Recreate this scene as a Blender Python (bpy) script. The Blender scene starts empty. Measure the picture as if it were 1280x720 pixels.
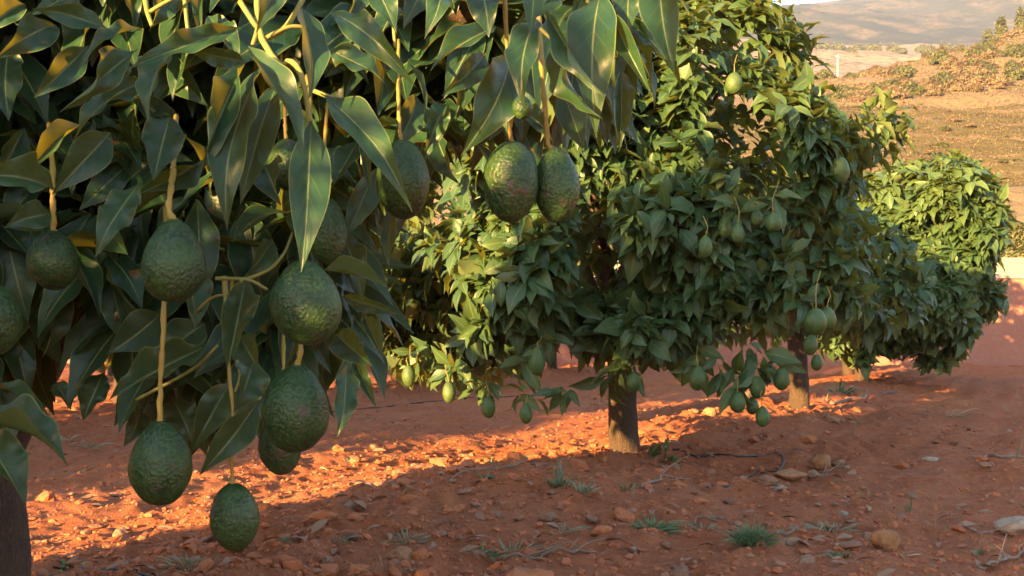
import bpy, math
import numpy as np
from mathutils import Vector, Matrix

# ------------------------------------------------------------------ camera, sky, sun, exposure
S = bpy.context.scene
COL = S.collection
RAD = math.radians
F, CX, HY, CH = 1300.0, 640.0, 410.0, 0.89          # focal length in photo pixels, centre column, horizon row, eye height
cam_d = bpy.data.cameras.new('camera')
cam = bpy.data.objects.new('camera', cam_d)
COL.objects.link(cam)
S.camera = cam
cam.location = (0, 0, CH)
cam.rotation_euler = (RAD(90), 0, 0)
cam_d.sensor_width = 36
cam_d.lens = F / 1280 * 36
cam_d.shift_y = (HY - 360) / 1280
cam_d.clip_start = 0.05
cam_d.clip_end = 9000
cam_d.dof.use_dof = True
cam_d.dof.focus_distance = 2.6
cam_d.dof.aperture_fstop = 20

AZ, EL = RAD(40), RAD(9.5)
world = bpy.data.worlds.new('World')
S.world = world
world.use_nodes = True
wn = world.node_tree
sky = wn.nodes.new('ShaderNodeTexSky')
sky.sky_type = 'NISHITA'
sky.sun_disc = False
sky.sun_elevation = EL
sky.sun_rotation = math.pi + AZ
wn.links.new(sky.outputs[0], wn.nodes['Background'].inputs[0])
wn.nodes['Background'].inputs[1].default_value = 0.057

sun_d = bpy.data.lights.new('sun', 'SUN')
sun_d.energy = 5.0
sun_d.angle = RAD(0.55)
sun_d.color = (1.0, 0.60, 0.21)
sun = bpy.data.objects.new('sun', sun_d)
COL.objects.link(sun)
sun.location = (-30, -30, 12)
sun.rotation_euler = Vector((math.sin(AZ) * math.cos(EL), math.cos(AZ) * math.cos(EL), -math.sin(EL))).to_track_quat('-Z', 'Y').to_euler()

S.view_settings.view_transform = 'Standard'
S.view_settings.look = 'None'
S.view_settings.gamma = 1
S.view_settings.use_curve_mapping = False
S.view_settings.exposure = 3.68
S.render.engine = 'CYCLES'
S.cycles.use_denoising = True
S.cycles.max_bounces = 6
S.cycles.diffuse_bounces = 3
S.cycles.transmission_bounces = 3
S.cycles.glossy_bounces = 2
S.cycles.volume_bounces = 0
S.cycles.sample_clamp_indirect = 6

rng = np.random.default_rng(7)


def P(px, py, y):
    """A world point seen at photo pixel (px, py) at distance y."""
    return np.array([(px - CX) / F * y, y, CH + (HY - py) / F * y])


# ------------------------------------------------------------------ noise
def _hash(ix, iy, iz, seed):
    h = (ix.astype(np.int64) * 374761393 + iy.astype(np.int64) * 668265263 + iz.astype(np.int64) * 2147483647 + seed * 974634777) & 0xffffffff
    h = ((h ^ (h >> 13)) * 1274126177) & 0xffffffff
    h = ((h ^ (h >> 16)) * 2246822519) & 0xffffffff
    return ((h ^ (h >> 15)) & 0xffffff) / float(0xffffff)


def vnoise(x, y, z=None, seed=0):
    if z is None:
        z = np.zeros_like(x)
    fx, fy, fz = np.floor(x), np.floor(y), np.floor(z)
    ux, uy, uz = x - fx, y - fy, z - fz
    ux, uy, uz = [t * t * (3 - 2 * t) for t in (ux, uy, uz)]
    r = 0
    for dx in (0, 1):
        for dy in (0, 1):
            for dz in (0, 1):
                wgt = (ux if dx else 1 - ux) * (uy if dy else 1 - uy) * (uz if dz else 1 - uz)
                r = r + wgt * _hash(fx + dx, fy + dy, fz + dz, seed)
    return r * 2 - 1


def fbm(x, y, z=None, seed=0, octs=4, gain=0.5):
    r, a, f = 0, 1.0, 1.0
    for k in range(octs):
        r = r + a * vnoise(x * f, y * f, None if z is None else z * f, seed + k * 17)
        a *= gain
        f *= 2.03
    return r


# ------------------------------------------------------------------ mesh and object helpers
def mesh_from(name, verts, faces, smooth=True, uv=None, attrs=None):
    """verts (n,3); faces (m,3|4) array or a list of such arrays; uv per vertex; attrs: {name: per-vertex float}."""
    me = bpy.data.meshes.new(name)
    fl = faces if isinstance(faces, list) else [faces]
    fl = [np.asarray(f, dtype=np.int32) for f in fl if len(f)]
    nl = sum(f.size for f in fl)
    npoly = sum(len(f) for f in fl)
    me.vertices.add(len(verts))
    me.vertices.foreach_set('co', np.asarray(verts, dtype=np.float32).ravel())
    me.loops.add(nl)
    loops = np.concatenate([f.ravel() for f in fl])
    me.loops.foreach_set('vertex_index', loops)
    me.polygons.add(npoly)
    starts, pos = [], 0
    for f in fl:
        starts.append(pos + np.arange(len(f)) * f.shape[1])
        pos += f.size
    me.polygons.foreach_set('loop_start', np.concatenate(starts).astype(np.int32))
    me.polygons.foreach_set('use_smooth', np.full(npoly, bool(smooth)))
    if uv is not None:
        l = me.uv_layers.new(name='UVMap')
        l.data.foreach_set('uv', np.asarray(uv, dtype=np.float32)[loops].ravel())
    for k, v in (attrs or {}).items():
        a = me.attributes.new(k, 'FLOAT', 'POINT')
        a.data.foreach_set('value', np.asarray(v, dtype=np.float32))
    me.update(calc_edges=True)
    me.validate()
    return me


def link(name, me, material=None, parent=None):
    o = bpy.data.objects.new(name, me)
    COL.objects.link(o)
    if material is not None and me is not None and not me.materials:
        me.materials.append(material)
    if parent is not None:
        o.parent = parent
    return o


def tag(o, label=None, cat=None, group=None, kind=None):
    for k, v in (('label', label), ('category', cat), ('group', group), ('kind', kind)):
        if v:
            o[k] = v
    return o


def empty(name, loc):
    o = bpy.data.objects.new(name, None)
    COL.objects.link(o)
    o.location = loc
    o.empty_display_size = 0.1
    return o


def structure(name, me, material):
    return tag(link(name, me, material), kind='structure')


class Buf:
    """Collects shapes for ONE mesh."""
    def __init__(self):
        self.v, self.f, self.n = [], {3: [], 4: []}, 0
        self.uv, self.t = [], []

    def add(self, v, f, uv=None, tint=None):
        v = np.asarray(v, float)
        fl = f if isinstance(f, list) else [f]
        for a in fl:
            a = np.asarray(a, int)
            if len(a):
                self.f[a.shape[1]].append(a + self.n)
        self.v.append(v)
        self.uv.append(uv if uv is not None else np.zeros((len(v), 2)))
        self.t.append(np.full(len(v), 0.5) if tint is None else np.broadcast_to(tint, (len(v),)))
        self.n += len(v)

    def mesh(self, name, smooth=True, origin=None):
        v = np.concatenate(self.v)
        if origin is not None:
            v = v - np.asarray(origin)
        fs = [np.concatenate(x) for x in self.f.values() if x]
        return mesh_from(name, v, fs, smooth, np.concatenate(self.uv), {'tint': np.concatenate(self.t)})


def smooth_path(pts, n):
    """Catmull-Rom resample of a list of 3D points."""
    p = np.asarray(pts, float)
    if len(p) == 2:
        return p[0] + (p[1] - p[0]) * np.linspace(0, 1, n)[:, None]
    q = np.vstack([2 * p[0] - p[1], p, 2 * p[-1] - p[-2]])
    out = []
    for s in np.linspace(0, len(p) - 1 - 1e-6, n):
        i = int(s)
        t = s - i
        a, b, c, d = q[i:i + 4]
        out.append(0.5 * (2 * b + (c - a) * t + (2 * a - 5 * b + 4 * c - d) * t * t + (3 * b - 3 * c + d - a) * t ** 3))
    return np.array(out)


def tube(path, rad, seg=8, lump=0.0, seed=0):
    """A capped tube along a path; rad is a number or one radius per point."""
    p = np.asarray(path, float)
    n = len(p)
    r = np.broadcast_to(np.asarray(rad, float), (n,))
    t = np.gradient(p, axis=0)
    t /= np.linalg.norm(t, axis=1)[:, None] + 1e-9
    up = np.array([0.0, 0, 1]) if abs(t[0, 2]) < 0.9 else np.array([1.0, 0, 0])
    a = np.cross(t[0], up)
    a /= np.linalg.norm(a)
    A = []
    for i in range(n):
        a = a - t[i] * np.dot(a, t[i])
        a /= np.linalg.norm(a) + 1e-9
        A.append(a.copy())
    A = np.array(A)
    B = np.cross(t, A)
    th = np.linspace(0, 2 * np.pi, seg, endpoint=False)
    v = p[:, None, :] + (A[:, None, :] * np.cos(th)[None, :, None] + B[:, None, :] * np.sin(th)[None, :, None]) * r[:, None, None]
    v = v.reshape(-1, 3)
    if lump:
        d = v - np.repeat(p, seg, 0)
        k = 1 + lump * fbm(v[:, 0] * 9, v[:, 1] * 9, v[:, 2] * 4, seed, 3)
        v = np.repeat(p, seg, 0) + d * k[:, None]
    i, j = np.meshgrid(np.arange(n - 1), np.arange(seg), indexing='ij')
    i, j = i.ravel(), j.ravel()
    j2 = (j + 1) % seg
    q = np.stack([i * seg + j, i * seg + j2, (i + 1) * seg + j2, (i + 1) * seg + j], 1)
    v = np.vstack([v, p[0], p[-1]])
    j = np.arange(seg)
    c0 = np.stack([np.full(seg, n * seg), (j + 1) % seg, j], 1)
    c1 = np.stack([np.full(seg, n * seg + 1), (n - 1) * seg + j, (n - 1) * seg + (j + 1) % seg], 1)
    return v, [q, np.vstack([c0, c1])]


def norm(a):
    return a / (np.linalg.norm(a, axis=-1, keepdims=True) + 1e-9)


def leaves(B, T, N, W, nu, nv, bow, fold, wave, phase, tint, shape=0.85, tipcurl=0.0, twist=0.0):
    """Leaf blades from base B to tip T facing N, all of them at once: folded along the midrib, bowed and with wavy margins."""
    B, T, N = [np.asarray(a, float) for a in (B, T, N)]
    n = len(B)
    bc = lambda a: np.broadcast_to(np.asarray(a, float), (n,))
    W, bow, fold, wave, phase, tint, tipcurl, twist = [bc(a) for a in (W, bow, fold, wave, phase, tint, tipcurl, twist)]
    D = T - B
    L = np.linalg.norm(D, axis=1)
    d = norm(D)
    N = norm(N - d * (N * d).sum(1)[:, None])
    Sd = np.cross(d, N)
    u = np.linspace(-1, 1, nu + 1)
    v = np.linspace(0, 1, nv + 1)
    prof = np.sin(np.pi * v ** shape) ** 0.95 * (1 - np.exp(-v * 8) * 0.55)
    prof = prof * (1 - 0.34 * v ** 4)
    prof[0] = 0.05
    prof[-1] = 0.015
    U, V = np.meshgrid(u, v, indexing='ij')
    U, V = U.ravel(), V.ravel()
    pr = np.tile(prof, nu + 1)
    half = (W[:, None] * 0.5) * pr[None]
    ang = twist[:, None] * (V[None] - 0.4)
    lat = U[None] * half * np.cos(fold)[:, None]
    wf = 1.6 + 1.6 * np.abs(np.sin(phase * 3.7))
    wv = np.sin(V[None] * 2 * np.pi * wf[:, None] + phase[:, None] + np.sign(U)[None] * 1.3)
    up = np.abs(U)[None] * half * np.sin(fold)[:, None] + wave[:, None] * half * wv * (U[None] ** 2)
    lat2 = lat * np.cos(ang) - up * np.sin(ang)
    up2 = lat * np.sin(ang) + up * np.cos(ang)
    up2 = up2 + bow[:, None] * L[:, None] * (4 * V * (1 - V))[None] - tipcurl[:, None] * L[:, None] * (np.clip(V - 0.6, 0, 1) ** 2 * 2)[None]
    co = B[:, None] + D[:, None] * V[None, :, None] + Sd[:, None] * lat2[..., None] + N[:, None] * up2[..., None]
    m = (nu + 1) * (nv + 1)
    i, j = np.meshgrid(np.arange(nu), np.arange(nv), indexing='ij')
    i, j = i.ravel(), j.ravel()
    k = nv + 1
    q = np.stack([i * k + j, (i + 1) * k + j, (i + 1) * k + j + 1, i * k + j + 1], 1)
    faces = (q[None] + (np.arange(n) * m)[:, None, None]).reshape(-1, 4)
    uv = np.tile(np.stack([(U + 1) / 2, V], 1), (n, 1))
    return co.reshape(-1, 3), faces, uv, np.repeat(tint, m)


def icos(sub=1):
    import bmesh
    bm = bmesh.new()
    bmesh.ops.create_icosphere(bm, subdivisions=sub, radius=1)
    v = np.array([x.co[:] for x in bm.verts])
    f = np.array([[x.index for x in p.verts] for p in bm.faces])
    bm.free()
    return v, f


# ------------------------------------------------------------------ materials
class NT:
    def __init__(self, name):
        self.m = bpy.data.materials.new(name)
        self.m.use_nodes = True
        self.t = self.m.node_tree
        self.t.nodes.clear()
        self.out = self.t.nodes.new('ShaderNodeOutputMaterial')

    def n(self, typ, ins=None, **kw):
        nd = self.t.nodes.new('ShaderNode' + typ)
        for k, v in kw.items():
            setattr(nd, k, v)
        for k, v in (ins or {}).items():
            s = nd.inputs[k]
            if isinstance(v, bpy.types.NodeSocket):
                self.t.links.new(v, s)
            else:
                s.default_value = v
        return nd

    def math(self, op, a, b=0.0, clamp=False):
        nd = self.t.nodes.new('ShaderNodeMath')
        nd.operation = op
        nd.use_clamp = clamp
        for i, v in enumerate((a, b)):
            if isinstance(v, bpy.types.NodeSocket):
                self.t.links.new(v, nd.inputs[i])
            else:
                nd.inputs[i].default_value = v
        return nd.outputs[0]

    def mix(self, fac, a, b, mode='MIX'):
        nd = self.t.nodes.new('ShaderNodeMix')
        nd.data_type = 'RGBA'
        nd.blend_type = mode
        for i, v in ((0, fac), (6, a), (7, b)):
            if isinstance(v, bpy.types.NodeSocket):
                self.t.links.new(v, nd.inputs[i])
            else:
                nd.inputs[i].default_value = v if i == 0 else (*v, 1) if len(v) == 3 else v
        return nd.outputs[2]

    def ramp(self, fac, stops):
        nd = self.n('ValToRGB', {'Fac': fac})
        e = nd.color_ramp.elements
        while len(e) > len(stops):
            e.remove(e[-1])
        while len(e) < len(stops):
            e.new(0.5)
        for x, (p, c) in zip(e, stops):
            x.position = p
            x.color = (*c, 1) if len(c) == 3 else (c[0],) * 3 + (1,)
        return nd.outputs[0]

    def noise(self, vec, scale, detail=4, rough=0.55):
        ins = {'Scale': scale, 'Detail': detail, 'Roughness': rough}
        if vec is not None:
            ins['Vector'] = vec
        return self.n('TexNoise', ins).outputs['Fac']

    def bump(self, h, strength, dist, normal=None):
        ins = {'Height': h, 'Strength': strength, 'Distance': dist}
        if normal is not None:
            ins['Normal'] = normal
        return self.n('Bump', ins).outputs[0]

    def finish(self, shader):
        self.t.links.new(shader, self.out.inputs[0])
        return self.m


def leaf_material(name, dark, light, back, trans, veins=True, transfac=0.3, rough=0.42):
    k = NT(name)
    uv = k.n('TexCoord').outputs['UV']
    sep = k.n('SeparateXYZ', {0: uv})
    u, v = sep.outputs[0], sep.outputs[1]
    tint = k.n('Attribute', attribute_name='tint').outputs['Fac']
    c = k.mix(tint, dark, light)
    obj = k.n('TexCoord').outputs['Object']
    big = k.noise(obj, 22 if veins else 6, 3)
    c = k.mix(k.math('MULTIPLY', big, 0.5), c, (light[0] * 1.1, light[1] * 1.0, light[2] * 0.9))
    nrm = None
    au = k.math('ABSOLUTE', k.math('SUBTRACT', u, 0.5))
    mid = k.math('LESS_THAN', au, 0.017 if veins else 0.03)
    vc = (0.25, 0.27, 0.09)
    if veins:
        # side veins leave the midrib at an angle
        s = k.math('SUBTRACT', k.math('MULTIPLY', v, 6.5), k.math('MULTIPLY', au, 3.6))
        fr = k.math('ABSOLUTE', k.math('SUBTRACT', k.math('FRACT', s), 0.5))
        side = k.math('SUBTRACT', 1.0, k.math('DIVIDE', fr, 0.045), True)
        fade = k.math('SUBTRACT', 1.0, k.math('MULTIPLY', au, 2.0), True)
        side = k.math('MULTIPLY', side, fade)
        c = k.mix(k.math('MULTIPLY', side, 0.34), c, vc)
        edge = k.math('GREATER_THAN', au, 0.478)
        c = k.mix(k.math('MULTIPLY', edge, 0.55), c, (0.20, 0.23, 0.08))  # pale margin, with the sun on curled leaf edges painted into its colour
        c = k.mix(k.math('MULTIPLY', mid, 0.65), c, vc)
        # old blemishes: a few dry brown spots
        sp = k.noise(obj, 34, 2)
        sp2 = k.noise(obj, 5, 1)
        spot = k.math('MULTIPLY', k.math('GREATER_THAN', sp, 0.69), k.math('GREATER_THAN', sp2, 0.53))
        c = k.mix(k.math('MULTIPLY', spot, 0.7), c, (0.16, 0.09, 0.035))
        puff = k.math('ABSOLUTE', k.math('SINE', k.math('MULTIPLY', s, math.pi)))
        h = k.math('ADD', k.math('MULTIPLY', k.math('MULTIPLY', puff, fade), 0.35), k.math('MULTIPLY', k.noise(obj, 90, 3), 0.35))
        h = k.math('SUBTRACT', h, k.math('MULTIPLY', mid, 0.5))
        nrm = k.bump(h, 0.35, 0.003)
    else:
        c = k.mix(k.math('MULTIPLY', mid, 0.45), c, vc)
    bf = k.n('NewGeometry').outputs['Backfacing']
    c2 = k.mix(bf, c, back)
    ins = {'Base Color': c2, 'Roughness': rough, 'Specular IOR Level': 0.32}
    if nrm is not None:
        ins['Normal'] = nrm
    p = k.n('BsdfPrincipled', ins)
    tr = k.n('BsdfTranslucent', {'Color': k.mix(tint, trans, (trans[0] * 1.35, trans[1] * 1.2, trans[2]))})
    ms = k.n('MixShader', {0: transfac, 1: p.outputs[0], 2: tr.outputs[0]})
    return k.finish(ms.outputs[0])


M = {}
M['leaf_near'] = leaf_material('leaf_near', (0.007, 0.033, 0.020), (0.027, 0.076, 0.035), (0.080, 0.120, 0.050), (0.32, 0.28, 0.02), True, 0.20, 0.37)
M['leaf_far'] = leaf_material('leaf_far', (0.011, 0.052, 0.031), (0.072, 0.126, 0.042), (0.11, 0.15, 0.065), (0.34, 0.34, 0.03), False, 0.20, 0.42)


def bark_material(name, a, b, scale=30):
    k = NT(name)
    o = k.n('TexCoord').outputs['Object']
    mp = k.n('Mapping', {'Vector': o, 'Scale': (1, 1, 0.35)}).outputs[0]
    n1 = k.noise(mp, scale, 6, 0.65)
    n2 = k.noise(mp, scale * 4, 4, 0.6)
    c = k.mix(n1, a, b)
    c = k.mix(k.math('MULTIPLY', k.math('GREATER_THAN', n2, 0.6), 0.35), c, (b[0] * 1.3, b[1] * 1.3, b[2] * 1.2))
    nrm = k.bump(k.math('ADD', n1, k.math('MULTIPLY', n2, 0.4)), 1.0, 0.04)
    return k.finish(k.n('BsdfPrincipled', {'Base Color': c, 'Roughness': 0.9, 'Normal': nrm}).outputs[0])


M['bark'] = bark_material('bark', (0.040, 0.023, 0.015), (0.13, 0.08, 0.05))
M['bark_near'] = bark_material('bark_near', (0.040, 0.022, 0.015), (0.15, 0.09, 0.06), 40)


def plain(name, col, rough=0.7, var=0.3, scale=20, bump=0.0, spec=0.4):
    k = NT(name)
    o = k.n('TexCoord').outputs['Object']
    r = k.n('ObjectInfo').outputs['Random']
    n = k.noise(o, scale, 4)
    f = k.math('ADD', k.math('MULTIPLY', n, var * 1.4), k.math('MULTIPLY', r, var))
    c = k.mix(f, [x * 0.75 for x in col], [min(1, x * 1.45) for x in col])
    ins = {'Base Color': c, 'Roughness': rough, 'Specular IOR Level': spec}
    if bump:
        ins['Normal'] = k.bump(n, 0.6, bump)
    return k.finish(k.n('BsdfPrincipled', ins).outputs[0])


M['twig'] = plain('twig', (0.20, 0.19, 0.045), 0.55, 0.4, 60)
M['stalk'] = plain('stalk', (0.29, 0.20, 0.040), 0.55, 0.4, 70, 0.001)
M['dry'] = plain('dry', (0.24, 0.165, 0.10), 0.9, 0.6, 8)
M['litter'] = plain('litter', (0.20, 0.11, 0.07), 0.9, 0.7, 5)
M['stick'] = plain('stick', (0.17, 0.12, 0.09), 0.9, 0.5, 30, 0.004)
M['weed'] = plain('weed', (0.10, 0.15, 0.07), 0.7, 0.5, 12)
M['weed_pale'] = plain('weed_pale', (0.19, 0.20, 0.125), 0.8, 0.5, 12)
M['hose'] = plain('hose', (0.012, 0.012, 0.014), 0.45, 0.3, 40)
M['concrete'] = plain('concrete', (0.30, 0.26, 0.225), 0.8, 0.25, 2, 0.01)
M['pole'] = plain('pole', (0.62, 0.58, 0.54), 0.7, 0.1, 2)


def fruit_material(name, dark, mid, lite, scar):
    k = NT(name)
    tc = k.n('TexCoord').outputs['Object']
    rnd = k.n('ObjectInfo').outputs['Random']
    off = k.n('CombineXYZ', {0: k.math('MULTIPLY', rnd, 7.3), 1: k.math('MULTIPLY', rnd, 3.1), 2: k.math('MULTIPLY', rnd, 5.7)}).outputs[0]
    vec = k.n('VectorMath', {0: tc, 1: off}, operation='ADD').outputs[0]
    warp = k.n('TexNoise', {'Vector': vec, 'Scale': 60.0, 'Detail': 2.0}).outputs['Color']
    wv = k.n('VectorMath', {0: vec, 1: k.n('VectorMath', {0: warp, 3: 0.010}, operation='SCALE').outputs[0]}, operation='ADD').outputs[0]
    vor = k.n('TexVoronoi', {'Vector': wv, 'Scale': 215.0}, feature='SMOOTH_F1').outputs['Distance']
    wr = k.n('TexNoise', {'Vector': wv, 'Scale': 150.0, 'Detail': 4.0, 'Roughness': 0.6}).outputs['Fac']
    big = k.noise(vec, 22, 3)
    mid = k.mix(rnd, mid, (mid[0] * 1.5, mid[1] * 1.15, mid[2]))
    c = k.mix(k.ramp(big, [(0.35, (0,)), (0.68, (1,))]), dark, mid)
    c = k.mix(k.math('MULTIPLY', k.ramp(vor, [(0.25, (1,)), (0.55, (0,))]), 0.45), c, lite)
    c = k.mix(k.math('MULTIPLY', k.ramp(wr, [(0.56, (0,)), (0.72, (1,))]), 0.4), c, (lite[0] * 1.2, lite[1] * 1.1, lite[2]))
    # corky purple-brown scars of their own shape
    sc = k.noise(vec, 26, 5, 0.7)
    sc = k.ramp(sc, [(0.575, (0,)), (0.67, (1,))])
    c = k.mix(k.math('MULTIPLY', sc, scar), c, (0.075, 0.050, 0.045))
    fl = k.noise(vec, 120, 3, 0.7)
    c = k.mix(k.math('MULTIPLY', k.math('MULTIPLY', k.ramp(fl, [(0.64, (0,)), (0.70, (1,))]), sc), 0.7), c, (0.24, 0.17, 0.09))
    h = k.math('SUBTRACT', k.math('MULTIPLY', wr, 0.7), k.math('MULTIPLY', vor, 1.0))
    nrm = k.bump(h, 0.6, 0.0032)
    return k.finish(k.n('BsdfPrincipled', {'Base Color': c, 'Roughness': k.math('ADD', 0.36, k.math('MULTIPLY', big, 0.16)), 'Specular IOR Level': 0.38, 'Normal': nrm}).outputs[0])


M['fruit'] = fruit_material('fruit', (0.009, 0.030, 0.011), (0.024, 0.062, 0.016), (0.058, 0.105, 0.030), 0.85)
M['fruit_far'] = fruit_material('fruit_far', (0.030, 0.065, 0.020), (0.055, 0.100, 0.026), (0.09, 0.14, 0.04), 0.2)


def soil_material():
    k = NT('soil')
    o = k.n('NewGeometry').outputs['Position']
    n1 = k.noise(o, 1.1, 4)
    n2 = k.noise(o, 14, 6, 0.65)
    n3 = k.noise(o, 90, 5, 0.7)
    c = k.mix(k.ramp(n2, [(0.3, (0,)), (0.7, (1,))]), (0.29, 0.086, 0.038), (0.47, 0.158, 0.070))
    c = k.mix(k.math('MULTIPLY', k.ramp(n1, [(0.42, (0,)), (0.7, (1,))]), 0.45), c, (0.45, 0.20, 0.115))
    c = k.mix(k.math('MULTIPLY', k.ramp(n3, [(0.62, (0,)), (0.74, (1,))]), 0.5), c, (0.50, 0.27, 0.16))
    c = k.mix(k.math('MULTIPLY', k.ramp(n3, [(0.28, (1,)), (0.38, (0,))]), 0.6), c, (0.10, 0.036, 0.024))
    nrm = k.bump(k.math('ADD', n2, k.math('MULTIPLY', n3, 0.6)), 1.0, 0.035)
    return k.finish(k.n('BsdfPrincipled', {'Base Color': c, 'Roughness': 0.95, 'Specular IOR Level': 0.15, 'Normal': nrm}).outputs[0])


M['soil'] = soil_material()


def clod_material():
    k = NT('clod')
    o = k.n('NewGeometry').outputs['Position']
    t = k.n('Attribute', attribute_name='tint').outputs['Fac']
    n2 = k.noise(o, 60, 5, 0.65)
    c = k.mix(t, (0.27, 0.084, 0.039), (0.43, 0.152, 0.068))
    c = k.mix(k.math('MULTIPLY', n2, 0.6), c, (0.40, 0.145, 0.078))
    return k.finish(k.n('BsdfPrincipled', {'Base Color': c, 'Roughness': 0.95, 'Specular IOR Level': 0.15, 'Normal': k.bump(n2, 0.8, 0.008)}).outputs[0])


M['clod'] = clod_material()


def stone_material(name, a, b, dust=0.5):
    k = NT(name)
    o = k.n('TexCoord').outputs['Object']
    r = k.n('ObjectInfo').outputs['Random']
    n = k.noise(o, 3.0, 6, 0.65)
    c = k.mix(r, a, b)
    c = k.mix(k.math('MULTIPLY', k.ramp(n, [(0.4, (0,)), (0.65, (1,))]), dust), c, (0.27, 0.115, 0.065))
    return k.finish(k.n('BsdfPrincipled', {'Base Color': c, 'Roughness': 0.9, 'Specular IOR Level': 0.2, 'Normal': k.bump(n, 0.7, 0.05)}).outputs[0])


M['stone'] = stone_material('stone', (0.28, 0.13, 0.08), (0.40, 0.25, 0.17), 0.6)
M['stone_orange'] = stone_material('stone_orange', (0.40, 0.19, 0.09), (0.42, 0.22, 0.12), 0.35)
M['stone_white'] = stone_material('stone_white', (0.40, 0.29, 0.22), (0.46, 0.37, 0.31), 0.4)


def hill_material():
    k = NT('hill')
    o = k.n('NewGeometry').outputs['Position']
    n1 = k.noise(o, 0.06, 5, 0.6)
    n2 = k.noise(o, 0.5, 6, 0.7)
    c = k.mix(k.ramp(n1, [(0.35, (0,)), (0.65, (1,))]), (0.185, 0.125, 0.080), (0.135, 0.100, 0.062))
    c = k.mix(k.math('MULTIPLY', k.ramp(n2, [(0.45, (0,)), (0.65, (1,))]), 0.6), c, (0.13, 0.11, 0.06))
    c = k.mix(k.math('MULTIPLY', k.ramp(n2, [(0.3, (1,)), (0.42, (0,))]), 0.5), c, (0.27, 0.18, 0.115))
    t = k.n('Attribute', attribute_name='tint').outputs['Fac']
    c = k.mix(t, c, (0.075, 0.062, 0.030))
    return k.finish(k.n('BsdfPrincipled', {'Base Color': c, 'Roughness': 1.0, 'Specular IOR Level': 0.1, 'Normal': k.bump(n2, 0.8, 0.6)}).outputs[0])


M['hill'] = hill_material()


def far_material(name, a, b, s):
    k = NT(name)
    o = k.n('NewGeometry').outputs['Position']
    mp = k.n('Mapping', {'Vector': o, 'Scale': (1.0, 1, 1.3)}).outputs[0]
    n1 = k.noise(mp, s, 6, 0.7)
    n2 = k.noise(mp, s * 9, 4, 0.7)
    c = k.mix(k.ramp(n1, [(0.48, (0,)), (0.62, (1,))]), a, b)
    c = k.mix(k.math('MULTIPLY', k.ramp(n2, [(0.5, (0,)), (0.6, (1,))]), 0.8), c, (0.030, 0.034, 0.024))
    return k.finish(k.n('BsdfPrincipled', {'Base Color': c, 'Roughness': 1.0, 'Specular IOR Level': 0.1}).outputs[0])


M['mountain'] = far_material('mountain', (0.040, 0.040, 0.038), (0.10, 0.078, 0.062), 0.03)
M['slope'] = far_material('slope', (0.26, 0.17, 0.125), (0.2, 0.145, 0.10), 0.03)


def wall_material():
    k = NT('wall')
    o = k.n('TexCoord').outputs['Object']
    n1 = k.noise(o, 0.8, 5, 0.65)
    n2 = k.noise(o, 12, 5, 0.6)
    c = k.mix(n1, (0.29, 0.120, 0.085), (0.38, 0.180, 0.130))
    c = k.mix(k.math('MULTIPLY', k.ramp(n2, [(0.5, (0,)), (0.7, (1,))]), 0.3), c, (0.45, 0.27, 0.20))
    return k.finish(k.n('BsdfPrincipled', {'Base Color': c, 'Roughness': 0.95, 'Specular IOR Level': 0.15, 'Normal': k.bump(n2, 0.6, 0.02)}).outputs[0])


M['wall'] = wall_material()
M['bush_dry'] = leaf_material('bush_dry', (0.17, 0.125, 0.075), (0.26, 0.20, 0.115), (0.2, 0.15, 0.09), (0.3, 0.2, 0.1), False, 0.2, 0.8)
M['bush_green'] = leaf_material('bush_green', (0.085, 0.10, 0.045), (0.15, 0.155, 0.065), (0.13, 0.14, 0.06), (0.2, 0.2, 0.05), False, 0.15, 0.8)

# ------------------------------------------------------------------ orchard layout
ROW = np.array([0.473, 0.881])                       # direction of the tree rows, away to the right
PER = np.array([0.881, -0.473])


def orchard(p, q):
    return PER * p + ROW * q


def ground_height(x, y):
    p = x * PER[0] + y * PER[1]
    q = x * ROW[0] + y * ROW[1]
    near = np.clip((60 - np.hypot(x, y)) / 30, 0, 1)
    pr = ((p + 2.64 + 2.83) % 5.66) - 2.83            # distance from the nearest row of trees
    w = pr + 0.25 * vnoise(q * 0.6, p * 0.6, seed=3)
    z = 0.085 * np.exp(-(w / 0.75) ** 2)
    z = z + 0.05 * vnoise(x * 0.55, y * 0.55, seed=5) + 0.03 * vnoise(x * 1.7, y * 1.7, seed=6)
    rough = 0.5 + 0.5 * np.exp(-(w / 0.9) ** 2) + 0.25 * vnoise(x * 0.9, y * 0.9, seed=8)
    c = np.abs(vnoise(x * 7, y * 7, seed=11)) * 0.042 + np.maximum(vnoise(x * 15, y * 15, seed=12), 0) * 0.034 + vnoise(x * 34, y * 34, seed=13) * 0.009
    furrow = 0.012 * np.sin(p * 2 * np.pi / 0.42 + vnoise(x, y, seed=21) * 1.5)
    return (z + c * rough + furrow) * near


def axis(lo, hi, segs):
    out = [np.array([lo])]
    for a, b, s0, s1 in segs:
        t, acc = [], a
        while acc < b:
            f = (acc - a) / (b - a)
            acc += s0 * (s1 / s0) ** f
            t.append(min(acc, b))
        out.append(np.array(t))
    return np.concatenate(out)


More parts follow.
